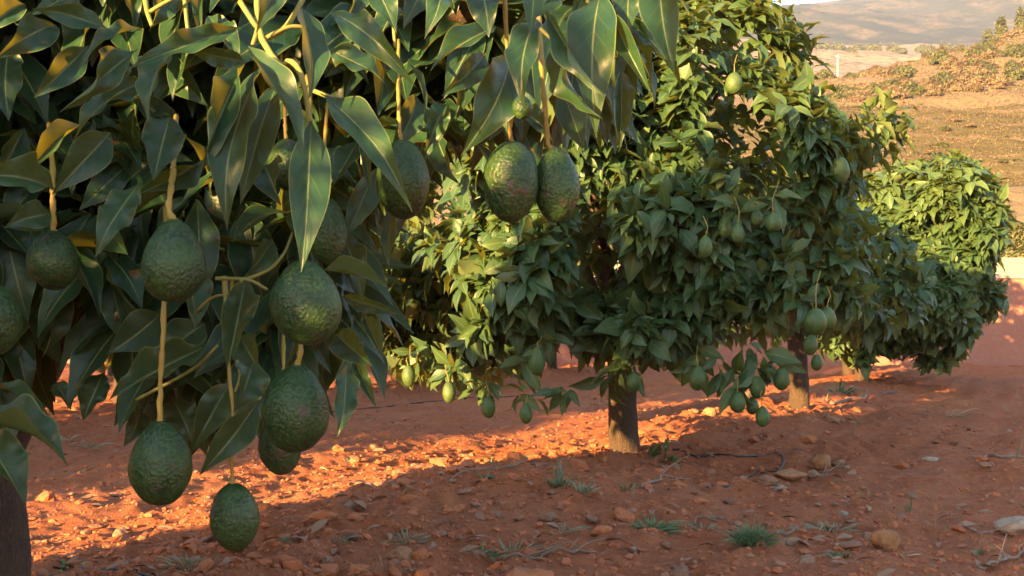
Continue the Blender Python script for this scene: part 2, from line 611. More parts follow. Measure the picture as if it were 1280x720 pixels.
xs_pos = axis(0, 0, [(0, 2.6, 0.02, 0.02), (2.6, 14, 0.021, 0.14), (14, 60, 0.2, 6), (60, 4000, 8, 900)])
xs = np.concatenate([-xs_pos[::-1], xs_pos[1:]])
ys = np.concatenate([-axis(0, 0, [(0, 30, 0.5, 3), (30, 4000, 5, 900)])[::-1],
                     axis(0, 0, [(0, 3.2, 0.25, 0.05), (3.2, 6.5, 0.017, 0.026), (6.5, 14, 0.026, 0.065), (14, 26, 0.065, 0.25), (26, 60, 0.4, 5), (60, 4000, 8, 900)])[1:]])
GX, GY = np.meshgrid(xs, ys, indexing='ij')
GZ = ground_height(GX, GY)
nx, ny = GX.shape
i, j = np.meshgrid(np.arange(nx - 1), np.arange(ny - 1), indexing='ij')
i, j = i.ravel(), j.ravel()
structure('ground', mesh_from('ground', np.stack([GX, GY, GZ], -1).reshape(-1, 3), np.stack([i * ny + j, (i + 1) * ny + j, (i + 1) * ny + j + 1, i * ny + j + 1], 1)), M['soil'])


def gz(x, y):
    return float(ground_height(np.array([float(x)]), np.array([float(y)]))[0])


def on_ground(px, py):
    """The ground point seen at a photo pixel."""
    y = CH * F / (py - HY)
    for _ in range(6):
        x = (px - CX) / F * y
        y = (CH - gz(x, y)) * F / (py - HY)
    x = (px - CX) / F * y
    return np.array([x, y, gz(x, y)])


# ------------------------------------------------------------------ hills
def sector(name, a0, a1, na, d0, d1, nd, fn, material, tint=None):
    a = np.linspace(a0, a1, na)
    d = d0 * (d1 / d0) ** np.linspace(0, 1, nd)
    A, D = np.meshgrid(a, d, indexing='ij')
    Z = fn(A, D)
    i, j = np.meshgrid(np.arange(na - 1), np.arange(nd - 1), indexing='ij')
    i, j = i.ravel(), j.ravel()
    me = mesh_from(name, np.stack([A * D, D, Z], -1).reshape(-1, 3), np.stack([i * nd + j, (i + 1) * nd + j, (i + 1) * nd + j + 1, i * nd + j + 1], 1), True, None, {'tint': tint(A, D).ravel() if tint else np.zeros(A.size)})
    return structure(name, me, material)


def img(py, d):
    return CH + (HY - py) / F * d


def hill_z(A, D):
    # heights at a few distances, then a crest that climbs to the right
    crest = np.interp(A, [-1.5, -0.3, 0.1, 0.28, 0.36, 0.49, 0.8, 1.5], [24, 30, 40, img(112, 205), img(88, 205), img(36, 205), 80, 70])
    foot = np.interp(D, [38, 55, 68], [-0.6, 4.0, img(215, 68)])
    terr = np.interp(D, [68, 116], [img(215, 68), img(132, 116)])
    up = img(132, 116) + (crest - img(132, 116)) * np.clip((D - 116) / 89, 0, 1) ** 0.9
    back = crest - (D - 205) * 0.28
    z = np.where(D < 68, foot, np.where(D < 116, terr, np.where(D < 205, up, back)))
    x, y = A * D, D
    step = (terr / 1.15 + 0.25 * vnoise(x * 0.03, y * 0.03, seed=31))
    fr = step - np.floor(step)
    stair = (np.clip((fr - 0.72) / 0.28, 0, 1) - fr) * 1.15
    z = z + np.where((D > 66) & (D < 118), stair, 0)
    rough = np.clip((D - 112) / 20, 0, 1)
    return z + rough * (1.6 * fbm(x * 0.05, y * 0.05, None, 33, 4)) + 0.25 * fbm(x * 0.25, y * 0.25, None, 35, 3)


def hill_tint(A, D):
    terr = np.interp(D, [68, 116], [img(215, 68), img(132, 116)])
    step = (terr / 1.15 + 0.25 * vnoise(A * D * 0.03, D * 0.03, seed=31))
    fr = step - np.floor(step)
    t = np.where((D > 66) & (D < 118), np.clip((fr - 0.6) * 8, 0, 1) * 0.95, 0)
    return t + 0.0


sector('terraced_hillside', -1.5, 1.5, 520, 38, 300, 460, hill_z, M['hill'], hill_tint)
sector('distant_slope', -1.6, 1.6, 200, 260, 620, 60, lambda A, D: np.interp(D, [260, 330, 480, 620], [30, img(110, 330), img(62, 480), img(58, 620)]) + 5 * fbm(A * D * 0.012, D * 0.012, None, 41, 4), M['slope'])


def mtn(A, D):
    top = np.interp(A, [-1.6, -0.5, 0.0, 0.15, 0.22, 0.33, 0.42, 0.6, 1.6], [150, 260, 290, img(24, 1150), img(14, 1150), img(-4, 1150), img(-25, 1150), 395, 380])
    f = np.clip((D - 600) / 550, 0, 1.3)
    s = np.where(f < 1, f ** 0.9, 1 - (f - 1) * 1.2)
    base = img(70, 600)
    n = fbm(A * D * 0.006, D * 0.006, None, 51, 6, 0.55)
    return base + (top - base) * s + 22 * n * np.clip(f * 2, 0, 1) * np.clip(1.15 - f, 0.12, 1)


sector('far_mountain', -1.6, 1.6, 420, 600, 1400, 120, mtn, M['mountain'])


# ------------------------------------------------------------------ reservoir wall at the end of the orchard
def box(x0, x1, y0, y1, z0, z1):
    v = np.array([[x, y, z] for x in (x0, x1) for y in (y0, y1) for z in (z0, z1)], float)
    f = np.array([[0, 1, 3, 2], [4, 6, 7, 5], [0, 4, 5, 1], [2, 3, 7, 6], [0, 2, 6, 4], [1, 5, 7, 3]])
    return v, f


WY = 24.0
wtop = img(348, WY)
wall = empty('orchard_wall', (0, WY, 0))
tag(wall, 'long terracotta wall at the far end of the orchard with pale concrete coping', 'wall')
b = Buf()
nxw, nzw = 400, 12
X, Z = np.meshgrid(np.linspace(-30, 22, nxw), np.linspace(-0.3, wtop, nzw), indexing='ij')
Yw = WY + 0.02 * fbm(X * 0.8, Z * 0.8, None, 61, 3)
i, j = np.meshgrid(np.arange(nxw - 1), np.arange(nzw - 1), indexing='ij')
i, j = i.ravel(), j.ravel()
b.add(np.stack([X, Yw, Z], -1).reshape(-1, 3), np.stack([i * nzw + j, (i + 1) * nzw + j, (i + 1) * nzw + j + 1, i * nzw + j + 1], 1))
b.add(*box(-30, 22, WY + 0.05, WY + 0.5, -0.3, wtop - 0.004))
link('wall_face', b.mesh('wall_face', False, (0, WY, 0)), M['wall'], wall)
b = Buf()
b.add(*box(-30.05, 22.05, WY - 0.06, WY + 0.56, wtop, wtop + 0.09))
link('coping', b.mesh('coping', False, (0, WY, 0)), M['concrete'], wall)
b = Buf()
b.add(*box(-30, 22, WY + 2.2, WY + 2.5, 0.0, img(322, WY + 2.2)))
tag(link('parapet', b.mesh('parapet', False, (0, 0, 0)), M['concrete']), 'low white parapet running behind the terracotta wall', 'wall')


# ------------------------------------------------------------------ trees
def poly_dist(px, py, poly):
    """Signed distance in pixels: positive inside the outline."""
    p = np.asarray(poly, float)
    q = np.roll(p, -1, 0)
    d = np.full(px.shape, 1e9)
    ins = np.zeros(px.shape, bool)
    for (x0, y0), (x1, y1) in zip(p, q):
        ex, ey = x1 - x0, y1 - y0
        t = np.clip(((px - x0) * ex + (py - y0) * ey) / (ex * ex + ey * ey + 1e-9), 0, 1)
        d = np.minimum(d, np.hypot(px - x0 - t * ex, py - y0 - t * ey))
        c = (y0 > py) != (y1 > py)
        ins ^= c & (px < (x1 - x0) * (py - y0) / (y1 - y0 + 1e-12) + x0)
    return np.where(ins, d, -d)


def whorls(C, out, k, Lm, Ls, wr, nu, nv, droop, g, tintb=0.0):
    """k leaves round each shoot tip C pointing along out."""
    n = len(C)
    out = norm(out)
    ref = np.where(np.abs(out[:, 2:3]) < 0.9, np.array([[0, 0, 1.0]]), np.array([[1.0, 0, 0]]))
    a = norm(np.cross(out, ref))
    c = np.cross(out, a)
    th = np.arange(k)[None] * 2.399 + g.uniform(0, 6.28, (n, 1)) + g.normal(0, 0.25, (n, k))
    el = g.uniform(-0.15, 0.9, (n, k))
    out = norm(out + g.normal(0, 0.28, (n, 3)))
    L = np.maximum(g.normal(Lm, Ls, (n, k)), Lm * 0.45)
    rad = a[:, None] * np.cos(th)[..., None] + c[:, None] * np.sin(th)[..., None]
    d = norm(rad * np.cos(el)[..., None] + out[:, None] * np.sin(el)[..., None])
    dr = g.uniform(droop[0], droop[1], (n, k))
    d = norm(d + np.array([0, 0, -1.0]) * dr[..., None])
    B = C[:, None] + out[:, None] * g.uniform(-0.75, 0.2, (n, k))[..., None] * Lm + rad * 0.012
    T = B + d * L[..., None]
    N = norm(out[:, None] * 0.7 + np.array([0, 0, 0.75]) + g.normal(0, 0.35, (n, k, 3)))
    W = L * g.uniform(wr[0], wr[1], (n, k))
    t = np.clip(g.normal(0.33 + tintb, 0.17, (n, 1)) + g.normal(0, 0.13, (n, k)), 0, 1)
    f = lambda x: x.reshape(-1, 3)
    m = n * k
    return leaves(f(B), f(T), f(N), W.ravel(), nu, nv, g.uniform(0.02, 0.13, m), g.uniform(0.12, 0.55, m), g.uniform(0.05, 0.28, m), g.uniform(0, 6.28, m), t.ravel(), 0.85, g.uniform(0, 0.15, m), g.normal(0, 0.35, m))


def crown_points(n, poly, Yc, depth, g, D=110.0, front=0.55, inner=0.25):
    """Shoot tips spread through a crown whose outline is known and whose depth bulges towards its middle."""
    p = np.asarray(poly, float)
    lo, hi = p.min(0), p.max(0)
    X, Z, Y, O = [], [], [], []
    got = 0
    while got < n:
        px, py = g.uniform(lo[0], hi[0], 4000), g.uniform(lo[1], hi[1], 4000)
        s = poly_dist(px, py, poly)
        s = s + 22 * vnoise(px / 38, py / 38, seed=71) - 8
        ok = s > 0
        px, py, s = px[ok], py[ok], s[ok]
        e = np.clip(s / D, 0, 1)
        h = depth * np.sqrt(1 - (1 - e) ** 2) * (0.86 + 0.22 * vnoise(px / 60, py / 60, seed=73))
        side = np.where(g.random(len(px)) < front, -1, 1)
        inn = g.random(len(px)) < inner
        f = np.where(inn, g.uniform(0.1, 0.85, len(px)), 1 - np.abs(g.normal(0, 0.07, len(px))))
        dy = side * h * f
        pt = np.stack([(px - CX) / F * Yc, Yc + dy, CH + (HY - py) / F * Yc], 1)
        X.append(pt)
        got += len(px)
    return np.concatenate(X)[:n]


def branchwork(buf, base, tips, r0, g):
    """Limbs from the top of a trunk to shoot tips, each a bent tapered tube."""
    for t in tips:
        mid = base + (t - base) * 0.5 + np.array([0, 0, 0.18]) + g.normal(0, 0.08, 3)
        pth = smooth_path([base, base + (mid - base) * 0.5 + g.normal(0, 0.03, 3), mid, t], 10)
        buf.add(*tube(pth, np.linspace(r0, 0.008, 10), 6))


def trunk_mesh(name, base, top, r, flare, g, lean=(0, 0), seg=20, n=22):
    pth = smooth_path([base + np.array([0, 0, -0.12]), base + np.array([lean[0] * 0.3, lean[1] * 0.3, (top - base)[2] * 0.4]), top], n)
    s = np.linspace(0, 1, n)
    rad = r * (1 + flare * np.exp(-s * 9)) * (1 - 0.12 * s)
    v, f = tube(pth, rad, seg, 0.14, int(g.integers(100)))
    b = Buf()
    b.add(v, f)
    return b


def build_tree(name, loc, trunk_top, r, C, centre, k, Lm, nu, nv, label, group, seed, limbs=9, leafmat='leaf_far', cat='avocado tree', extra=None, flare=0.45, tint=0.0, sun_tint=0.25, bark='bark'):
    g = np.random.default_rng(seed)
    root = empty(name, loc)
    tag(root, label, cat, group)
    base = np.array(loc, float)
    top = np.array(trunk_top, float)
    link('trunk', trunk_mesh('trunk', base, top, r, flare, g).mesh('trunk', True, base), M[bark], root)
    bb = Buf()
    sel = C[g.choice(len(C), limbs, replace=False)]
    sel = centre + (sel - centre) * 0.85
    branchwork(bb, top - np.array([0, 0, 0.05]), sel, r * 0.55, g)
    link('limbs', bb.mesh('limbs', True, base), M[bark], root).name = 'branches'
    out = norm(C - centre) + np.array([0, 0, 0.25])
    cb = Buf()
    v, f, uv, t = whorls(C, out, k, Lm, Lm * 0.24, (0.42, 0.58), nu, nv, (0.0, 0.95), g, tint)
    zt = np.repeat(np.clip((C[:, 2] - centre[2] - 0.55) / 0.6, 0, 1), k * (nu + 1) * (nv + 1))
    t = np.clip(t + sun_tint * zt, 0, 1)            # paler towards the crown top: sunlight painted into the leaf tint
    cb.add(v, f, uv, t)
    # a green shoot under each whorl
    if extra is not None:
        extra(cb, g)
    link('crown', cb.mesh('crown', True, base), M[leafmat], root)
    return root


GROUP_TREE = 'avocado trees of the orchard'
g = np.random.default_rng(11)
# the second tree of the near row, in the middle of the picture
MAIN = [(452, 445), (436, 330), (440, 200), (520, 115), (640, 55), (760, 0), (840, -8), (900, 4), (950, 26), (985, 48), (1004, 72), (1018, 110),
        (1048, 150), (1060, 200), (1062, 262), (1066, 320), (1040, 390), (1012, 425), (985, 450), (962, 468), (930, 474), (880, 462), (840, 470), (790, 462), (740, 470), (690, 462), (650, 476), (600, 486), (555, 478), (505, 455)]
mx, my = orchard(-2.645, 6.51)
main_loc = (mx, my, gz(mx, my))
C = crown_points(3300, MAIN, my, 1.45, g, 150, 0.72, 0.18)
C = C[vnoise(C[:, 0] * 2.3, C[:, 1] * 2.3, C[:, 2] * 2.3, seed=81) > -0.22]      # hollows between the boughs
uu = C[:, 0] * math.cos(AZ) - C[:, 1] * math.sin(AZ)
slot = (uu < -3.95) & (uu > -4.95)
C = C[C[:, 2] > np.where(slot, np.where(uu < -4.6, 1.35, 1.12), np.where((C[:, 1] > 6.3) & (uu > -3.95), 1.0, 0))]      # hangs less low where the low sun comes through
n = 900                                                                                        # its skirt on the far left side
px, py, yy = g.uniform(445, 650, n), g.uniform(300, 474, n), g.uniform(7.0, 8.1, n)
Cb = np.stack([(px - CX) / F * 7.4, yy, CH + (HY - py) / F * 7.2], 1)
ub = Cb[:, 0] * math.cos(AZ) - Cb[:, 1] * math.sin(AZ)
Cb = Cb[(poly_dist(px, py, MAIN) > 12) & (ub < -4.95)]
C = np.concatenate([C, Cb[:300]])
SP = [(608, 482, 5.85), (566, 462, 5.9), (655, 452, 5.8), (676, 440, 5.75), (650, 492, 5.75), (565, 466, 6.1), (600, 484, 6.0), (700, 490, 5.7), (770, 462, 5.9), (785, 470, 6.0), (762, 470, 6.0), (878, 455, 5.9), (905, 470, 5.8), (925, 478, 5.75), (950, 462, 5.75), (958, 445, 5.75),
      (1015, 372, 5.7), (920, 262, 5.55), (962, 248, 5.55), (500, 452, 6.2), (520, 440, 6.1), (545, 450, 6.1)]
BR = [(1068, 168), (1088, 150), (1102, 138), (1120, 126), (1128, 140), (1108, 165), (1080, 185), (1052, 190), (1096, 178), (1050, 160), (1118, 152), (1042, 200), (1058, 212), (1070, 205), (1062, 180), (1085, 168), (1098, 150), (1112, 142), (1046, 225), (1062, 228), (1076, 195), (1110, 182), (1124, 170),
      (1000, 56), (1006, 74), (1014, 98), (998, 84), (1000, 62), (985, 30), (968, 10), (945, -10), (900, -22), (870, -18), (838, 0), (812, 8), (925, 2), (1024, 122)]


def sprays(cb, g):
    Cs = np.array([P(*q) for q in SP] + [P(x, y, 6.5 + 0.25 * math.sin(x)) for x, y in BR])
    top = np.array([P(x, y, 6.6) for x, y in [(984, 28), (1001, 44), (968, 8), (1012, 64), (1006, 44), (830, -6), (856, -16), (912, -12)]])
    cb.add(*whorls(top, np.tile([0.1, -0.1, 1.0], (len(top), 1)), 7, 0.17, 0.03, (0.26, 0.36), 3, 7, (-0.5, 0.35), g, 0.35))
    cb.add(*whorls(Cs, norm(Cs - np.array([mx, my, 1.5])) + np.array([0, 0, -0.05]), 7, 0.16, 0.03, (0.38, 0.5), 3, 7, (0.1, 0.9), g, 0.05))


build_tree('avocado_tree', main_loc, (mx - 0.02, my, 0.72), 0.098, C, np.array([mx, my, 1.65]), 8, 0.142, 2, 6,
           'broad round avocado tree whose dark trunk stands in the sunlit strip of soil', GROUP_TREE, 21, 12, extra=sprays)

# the fourth tree of the row, at the right edge
tx, ty = orchard(-2.645, 15.55)
REAR = [(1010, 455), (985, 400), (995, 320), (1040, 270), (1065, 225), (1092, 200), (1135, 188), (1190, 195), (1202, 216), (1242, 236), (1262, 288), (1240, 312), (1238, 345), (1262, 382), (1250, 408), (1205, 428), (1165, 462), (1130, 482), (1060, 478)]
C = crown_points(1250, [(x - 0.10 * (x - 1110), min(453, y - 8 - 0.05 * (y - 340))) for x, y in REAR], ty, 1.8, g, 90, 0.7, 0.2)
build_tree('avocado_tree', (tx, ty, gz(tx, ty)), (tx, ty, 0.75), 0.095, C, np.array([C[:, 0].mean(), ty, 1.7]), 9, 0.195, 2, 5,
           'smaller looking avocado tree with sunlit yellow top in front of the terracotta wall', GROUP_TREE, 22, 9, tint=0.12, sun_tint=0.7)

# one more full tree, then its copies along the rows
gx0, gy0 = orchard(-2.645, 11.03)
circ = [(CX + 205 * math.cos(t) * (1 + 0.1 * math.sin(3 * t)), 282 + 172 * math.sin(t) * (1 + 0.07 * math.cos(4 * t))) for t in np.linspace(0, 2 * np.pi, 28, endpoint=False)]
Cg = crown_points(500, circ, 11.0, 1.6, g, 120, 0.5, 0.25)
Cg[:, 2] = np.maximum(Cg[:, 2], 0.62)
Cg = Cg - np.array([0, 11.0, 0])
sx2, sy2 = 2.82, 10.25
C2 = Cg[np.arange(len(Cg)) % 5 < 3] * np.array([0.66, 0.70, 0.70]) + np.array([sx2, sy2, 0])
C2 = C2[C2[:, 2] > 0.84]
build_tree('avocado_tree', (sx2, sy2, gz(sx2, sy2)), (sx2 - 0.03, sy2, 0.95), 0.095, C2, np.array([sx2, sy2, 1.3]), 9, 0.18, 2, 4,
           'avocado tree with an orange lit trunk between the big round tree and the wall', GROUP_TREE, 26, 9)
gx0, gy0 = orchard(-8.9, 7.8)
Cg = Cg + np.array([gx0, gy0, 0])
second = build_tree('avocado_tree', (gx0, gy0, gz(gx0, gy0)), (gx0 - 0.03, gy0, 0.8), 0.095, Cg, np.array([gx0, gy0, 1.6]), 9, 0.20, 2, 4,
                    'shaded avocado tree seen through the gap under the nearest dark limb', GROUP_TREE, 23, 9)


def copy_tree(o, loc, rz, sc):
    r = o.copy()
    COL.objects.link(r)
    r.location = loc
    r.rotation_euler = (0, 0, rz)
    r.scale = (sc, sc, sc)
    for ch in list(o.children):
        c = ch.copy()
        COL.objects.link(c)
        c.parent = r
    return r


copies = [  # row offset, place along the row, turn, size, label
    (-8.3, -5.6, 1.9, 0.84, 'avocado tree of the left row farthest behind the viewer'),
    (-8.3, -1.0, 2.9, 1.0, 'avocado tree of the left row beside the viewer'),
    (-8.3, 3.5, 4.0, 1.0, 'avocado tree of the left row hidden by the nearest fruit laden tree'),
    (-3.4, 18.6, 5.1, 1.0, 'avocado tree last in the near row, close to the terracotta wall'),
    (-8.3, 12.5, 0.9, 0.95, 'shaded avocado tree with thin grey trunk left of the big round tree'),
    (-8.3, 17.0, 2.3, 0.95, 'avocado tree in the left row half hidden behind the big round tree'),
    (-13.9, 7.5, 3.3, 0.95, 'avocado tree farthest left in the third row'),
    (-13.9, 12.0, 1.2, 0.95, 'dark avocado tree of the third row far behind the leftmost hanging fruit'),
    (-13.9, 16.5, 4.4, 0.95, 'dark avocado tree of the third row standing close to the terracotta wall'),
]
for p, q, rz, sc, lab in copies:
    x, y = orchard(p, q)
    c = copy_tree(second, (x, y, gz(x, y)), rz, sc)
    c['label'] = lab

# the tree before the nearest one in its row stands behind the viewer and shades this corner of the orchard
cx0, cy0 = orchard(-2.645, -2.45)
gc = np.random.default_rng(101)
n = 2600
zz = gc.uniform(0.42, 3.42, n)
wz = np.interp(zz, [0.42, 0.8, 1.6, 2.2, 2.7, 3.05, 3.3], [1.5, 1.75, 1.78, 1.66, 1.38, 1.0, 0.5])
rz_ = wz * np.where(gc.random(n) < 0.55, 1 - np.abs(gc.normal(0, 0.06, n)), np.sqrt(gc.random(n)))
az_ = gc.uniform(0, 2 * np.pi, n)
keep = gc.random(n) < wz / 1.78 * np.where(zz < 1.55, 0.62, 0.36)
C = np.stack([cx0 + rz_ * np.cos(az_), cy0 + rz_ * np.sin(az_), zz], 1)
uu = C[:, 0] * math.cos(AZ) - C[:, 1] * math.sin(AZ)
keep &= (gc.random(n) < np.where(uu > -1.0, 0.32, 0.18)) | (uu < -1.75) | (zz < 1.40) | (zz > 2.6)      # its right flank is thinner
C = C[keep & (uu > -3.78)]
build_tree('avocado_tree', (cx0, cy0, gz(cx0, cy0)), (cx0, cy0, 0.75), 0.095, C, np.array([cx0, cy0, 1.6]), 9, 0.19, 2, 4,
           'avocado tree of the near row behind the viewer, shading the nearest tree', GROUP_TREE, 24, 9)

# ------------------------------------------------------------------ the nearest tree, its branches and hanging fruit
nxt, nyt = orchard(-2.645, 1.97)
nb = np.array([-1.465, 2.98, 0])
nb[2] = gz(nb[0], nb[1])
near = empty('avocado_tree', nb)
tag(near, 'nearest avocado tree at the left with large glossy leaves and heavy hanging fruit', 'avocado tree', GROUP_TREE)
gN = np.random.default_rng(5)
fork = P(-16, 560, 3.0)
link('trunk', trunk_mesh('trunk', nb, fork, 0.074, 0.25, gN, (0.02, 0)).mesh('trunk', True, nb), M['bark_near'], near)
limb_paths = [
    ([fork, P(25, 490, 2.95), P(75, 410, 2.85), P(135, 330, 2.7), P(210, 240, 2.5), P(330, 120, 2.3), P(450, 10, 2.1)], 0.085, 0.022),
    ([fork, P(-20, 480, 3.0), P(0, 380, 2.95), P(40, 250, 2.9), P(60, 100, 2.9), P(40, -120, 3.0)], 0.085, 0.03),
    ([P(105, 380, 2.8), P(60, 250, 2.5), P(70, 120, 2.2), P(110, 20, 1.9)], 0.04, 0.012),
    ([P(300, 150, 2.35), P(420, 90, 2.1), P(560, 30, 1.9), P(700, -40, 1.75)], 0.025, 0.010),
    ([P(-20, 480, 3.0), P(-120, 380, 3.3), P(-220, 200, 3.6), P(-260, 0, 3.9)], 0.07, 0.02),
]
for pts, r0, r1 in limb_paths:
    pth = smooth_path(pts, 34)
    bb = Buf()
    bb.add(*tube(pth, np.linspace(r0, r1, 34), 14, 0.12, 3))
    link('branch', bb.mesh('branch', True, nb), M['bark_near'], near)

# hero leaves: base pixel, tip pixel, width in pixels, distance of base and tip
HL = [
    (95, -18, 46, 18, 30, 1.55, 1.5), (70, 32, -4, 70, 40, 1.5, 1.45), (138, 38, 45, 6, 30, 1.5, 1.46), (180, 38, 97, 80, 24, 1.47, 1.42), (300, 34, 160, 86, 34, 1.44, 1.38),
    (172, 62, 78, 136, 34, 1.43, 1.4), (110, 58, 46, 120, 38, 1.5, 1.48), (184, 102, 88, 174, 38, 1.46, 1.42), (222, 60, 184, 152, 42, 1.44, 1.42), (306, 80, 248, 206, 54, 1.40, 1.36),
    (306, 76, 235, 62, 24, 1.45, 1.43), (310, 58, 382, 188, 46, 1.39, 1.36), (330, 82, 274, 278, 58, 1.42, 1.37), (345, 108, 300, 256, 42, 1.46, 1.42), (376, 8, 396, 114, 44, 1.40, 1.37),
    (412, 16, 516, 98, 36, 1.43, 1.40), (512, 80, 534, 139, 15, 1.42, 1.40), (398, 116, 515, 242, 46, 1.44, 1.36), (389, 150, 380, 332, 50, 1.38, 1.33), (412, 62, 480, 96, 38, 1.5, 1.5),
    (174, 230, 118, 312, 38, 1.46, 1.42), (212, 146, 192, 224, 48, 1.48, 1.45), (138, 166, 66, 242, 48, 1.50, 1.48), (68, 238, -30, 218, 56, 1.46, 1.42), (104, 156, 34, 216, 44, 1.62, 1.6),
    (258, 196, 166, 246, 44, 1.56, 1.54), (64, 268, 10, 280, 36, 1.62, 1.6), (66, 358, 58, 442, 42, 1.9, 1.88), (88, 308, 124, 394, 52, 1.86, 1.84), (200, 392, 136, 442, 48, 1.75, 1.72),
    (256, 434, 136, 500, 62, 1.66, 1.6), (256, 404, 196, 452, 44, 1.72, 1.7), (306, 350, 284, 462, 52, 1.58, 1.54), (316, 452, 294, 512, 46, 1.55, 1.53), (288, 478, 240, 562, 48, 1.66, 1.64),
    (322, 502, 250, 594, 44, 1.62, 1.6), (434, 452, 428, 541, 30, 1.52, 1.5), (440, 446, 470, 508, 24, 1.55, 1.54), (404, 338, 484, 354, 40, 1.62, 1.6), (428, 370, 498, 392, 22, 1.66, 1.64),
    (420, 418, 464, 456, 40, 1.56, 1.52), (-30, 522, 84, 560, 70, 1.5, 1.44), (-22, 540, 30, 626, 58, 1.52, 1.48), (-10, 484, 64, 518, 26, 1.7, 1.7), (130, 466, 104, 526, 36, 1.9, 1.9),
    (70, 478, 88, 512, 24, 1.9, 1.9), (176, 508, 158, 558, 30, 1.9, 1.88), (214, 496, 240, 548, 36, 1.95, 1.94), (666, -24, 664, 39, 34, 1.5, 1.46), (672, 24, 650, 128, 42, 1.47, 1.44),
    (636, 68, 586, 188, 58, 1.52, 1.48), (620, 34, 538, 84, 38, 1.6, 1.58), (606, 68, 552, 120, 34, 1.62, 1.6), (600, -20, 612, 40, 42, 1.5, 1.48), (550, -14, 537, 40, 32, 1.5, 1.48),
    (682, 14, 754, 120, 36, 1.45, 1.41), (752, -10, 742, 164, 58, 1.52, 1.48), (698, 50, 742, 148, 46, 1.47, 1.44), (766, 18, 812, 116, 44, 1.5, 1.47), (790, -24, 786, 42, 36, 1.55, 1.53),
    (824, -36, 838, 84, 52, 1.46, 1.42), (775, 88, 774, 190, 34, 1.58, 1.56), (702, 108, 730, 188, 34, 1.6, 1.58), (490, 256, 484, 332, 20, 1.75, 1.74), (448, 168, 464, 248, 20, 1.55, 1.53),
    (330, 206, 350, 252, 52, 1.6, 1.58), (250, 296, 196, 380, 0, 0, 0), (352, -20, 322, 32, 34, 1.46, 1.44), (300, -30, 262, 14, 30, 1.48, 1.46), (215, -20, 190, 30, 40, 1.6, 1.58), (160, -25, 168, 40, 36, 1.62, 1.6),
    (250, -10, 250, 44, 26, 1.5, 1.48), (470, -14, 494, 36, 34, 1.6, 1.58), (450, -20, 432, 30, 28, 1.6, 1.58), (500, 10, 470, 60, 34, 1.66, 1.64), (700, -20, 650, 30, 30, 1.6, 1.58), (735, -30, 712, 30, 34, 1.58, 1.55),
    (30, 160, -10, 230, 40, 1.7, 1.7), (12, 60, 10, 150, 46, 1.7, 1.68), (425, 290, 455, 372, 34, 1.75, 1.73), (470, 210, 430, 300, 36, 1.72, 1.7), (520, 120, 490, 190, 40, 1.74, 1.72), (560, 130, 530, 200, 40, 1.74, 1.72),
    (340, 300, 300, 352, 40, 1.75, 1.74), (230, 330, 246, 410, 44, 1.7, 1.7), (300, 420, 330, 472, 40, 1.75, 1.72), (396, 470, 408, 540, 0, 0, 0), (150, 60, 120, 110, 40, 1.6, 1.6), (260, 20, 300, 70, 34, 1.56, 1.54),
    (455, 395, 475, 440, 30, 1.7, 1.7), (445, 420, 420, 470, 34, 1.68, 1.66), (30, 5, -20, 40, 36, 1.56, 1.54), (545, 170, 570, 228, 34, 1.8, 1.8), (650, 140, 690, 170, 30, 1.75, 1.75), (150, 320, 110, 350, 0, 0, 0),
]
HL = [h for h in HL if h[4] > 0]
B = np.array([P(h[0], h[1], h[5]) for h in HL])
T = np.array([P(h[2], h[3], h[6] - 0.04) for h in HL])
W = np.array([h[4] / F * (h[5] + h[6]) / 2 * 1.12 for h in HL])
d = norm(T - B)
view = norm(np.array([0, 0, CH]) - (B + T) / 2)
side = norm(np.cross(d, view))
roll = gN.normal(0, 0.38, len(HL))
N = view * np.cos(roll)[:, None] + side * np.sin(roll)[:, None] + np.array([0, 0, 0.35])
crown = Buf()
m = len(HL)
crown.add(*leaves(B, T, N, W * 1.06, 12, 40, gN.uniform(0.0, 0.16, m), gN.uniform(0.25, 1.05, m), gN.uniform(0.12, 0.36, m), gN.uniform(0, 6.28, m), np.clip(gN.normal(0.4, 0.2, m), 0, 1), 0.86, gN.uniform(0, 0.5, m), gN.normal(0, 1.0, m)))
# the mass of leaves behind them, within the outline that this tree shows
NEAR = [(-120, 520), (-40, 490), (30, 470), (40, 360), (95, 330), (150, 400), (160, 470), (215, 500), (262, 520), (300, 490), (330, 470), (400, 450), (440, 410), (455, 350), (440, 290), (470, 230), (515, 165), (560, 172), (600, 165), (640, 130), (690, 150), (740, 140), (778, 120), (786, 60), (800, 10), (800, -90), (-120, -90)]
px, py = gN.uniform(-120, 800, 9000), gN.uniform(-90, 520, 9000)
sd = poly_dist(px, py, NEAR)
k = sd > 26
px, py, sd = px[k][:780], py[k][:780], sd[k][:780]
dep = gN.uniform(1.85, 2.25 + 1.1 * np.clip(sd / 150, 0, 1))
C = np.stack([(px - CX) / F * dep, dep, CH + (HY - py) / F * dep], 1)
nc = np.array([-0.9, 2.7, 1.6])
C = C[C[:, 0] * math.cos(AZ) - C[:, 1] * math.sin(AZ) > -3.85]
crown.add(*whorls(C, norm(C - nc) * 0.6 + np.array([0, -0.6, 0.1]), 7, 0.15, 0.03, (0.36, 0.5), 6, 14, (0.3, 1.6), gN, -0.06))
def under_light(C):
    # this crown is lower on its sunward flank
    uu = C[:, 0] * math.cos(AZ) - C[:, 1] * math.sin(AZ)
    return C[:, 2] < np.interp(uu, [-4.0, -3.9, -3.67, -3.3, -2.7, -1.5], [0.0, 1.1, 1.5, 1.95, 2.3, 2.45])


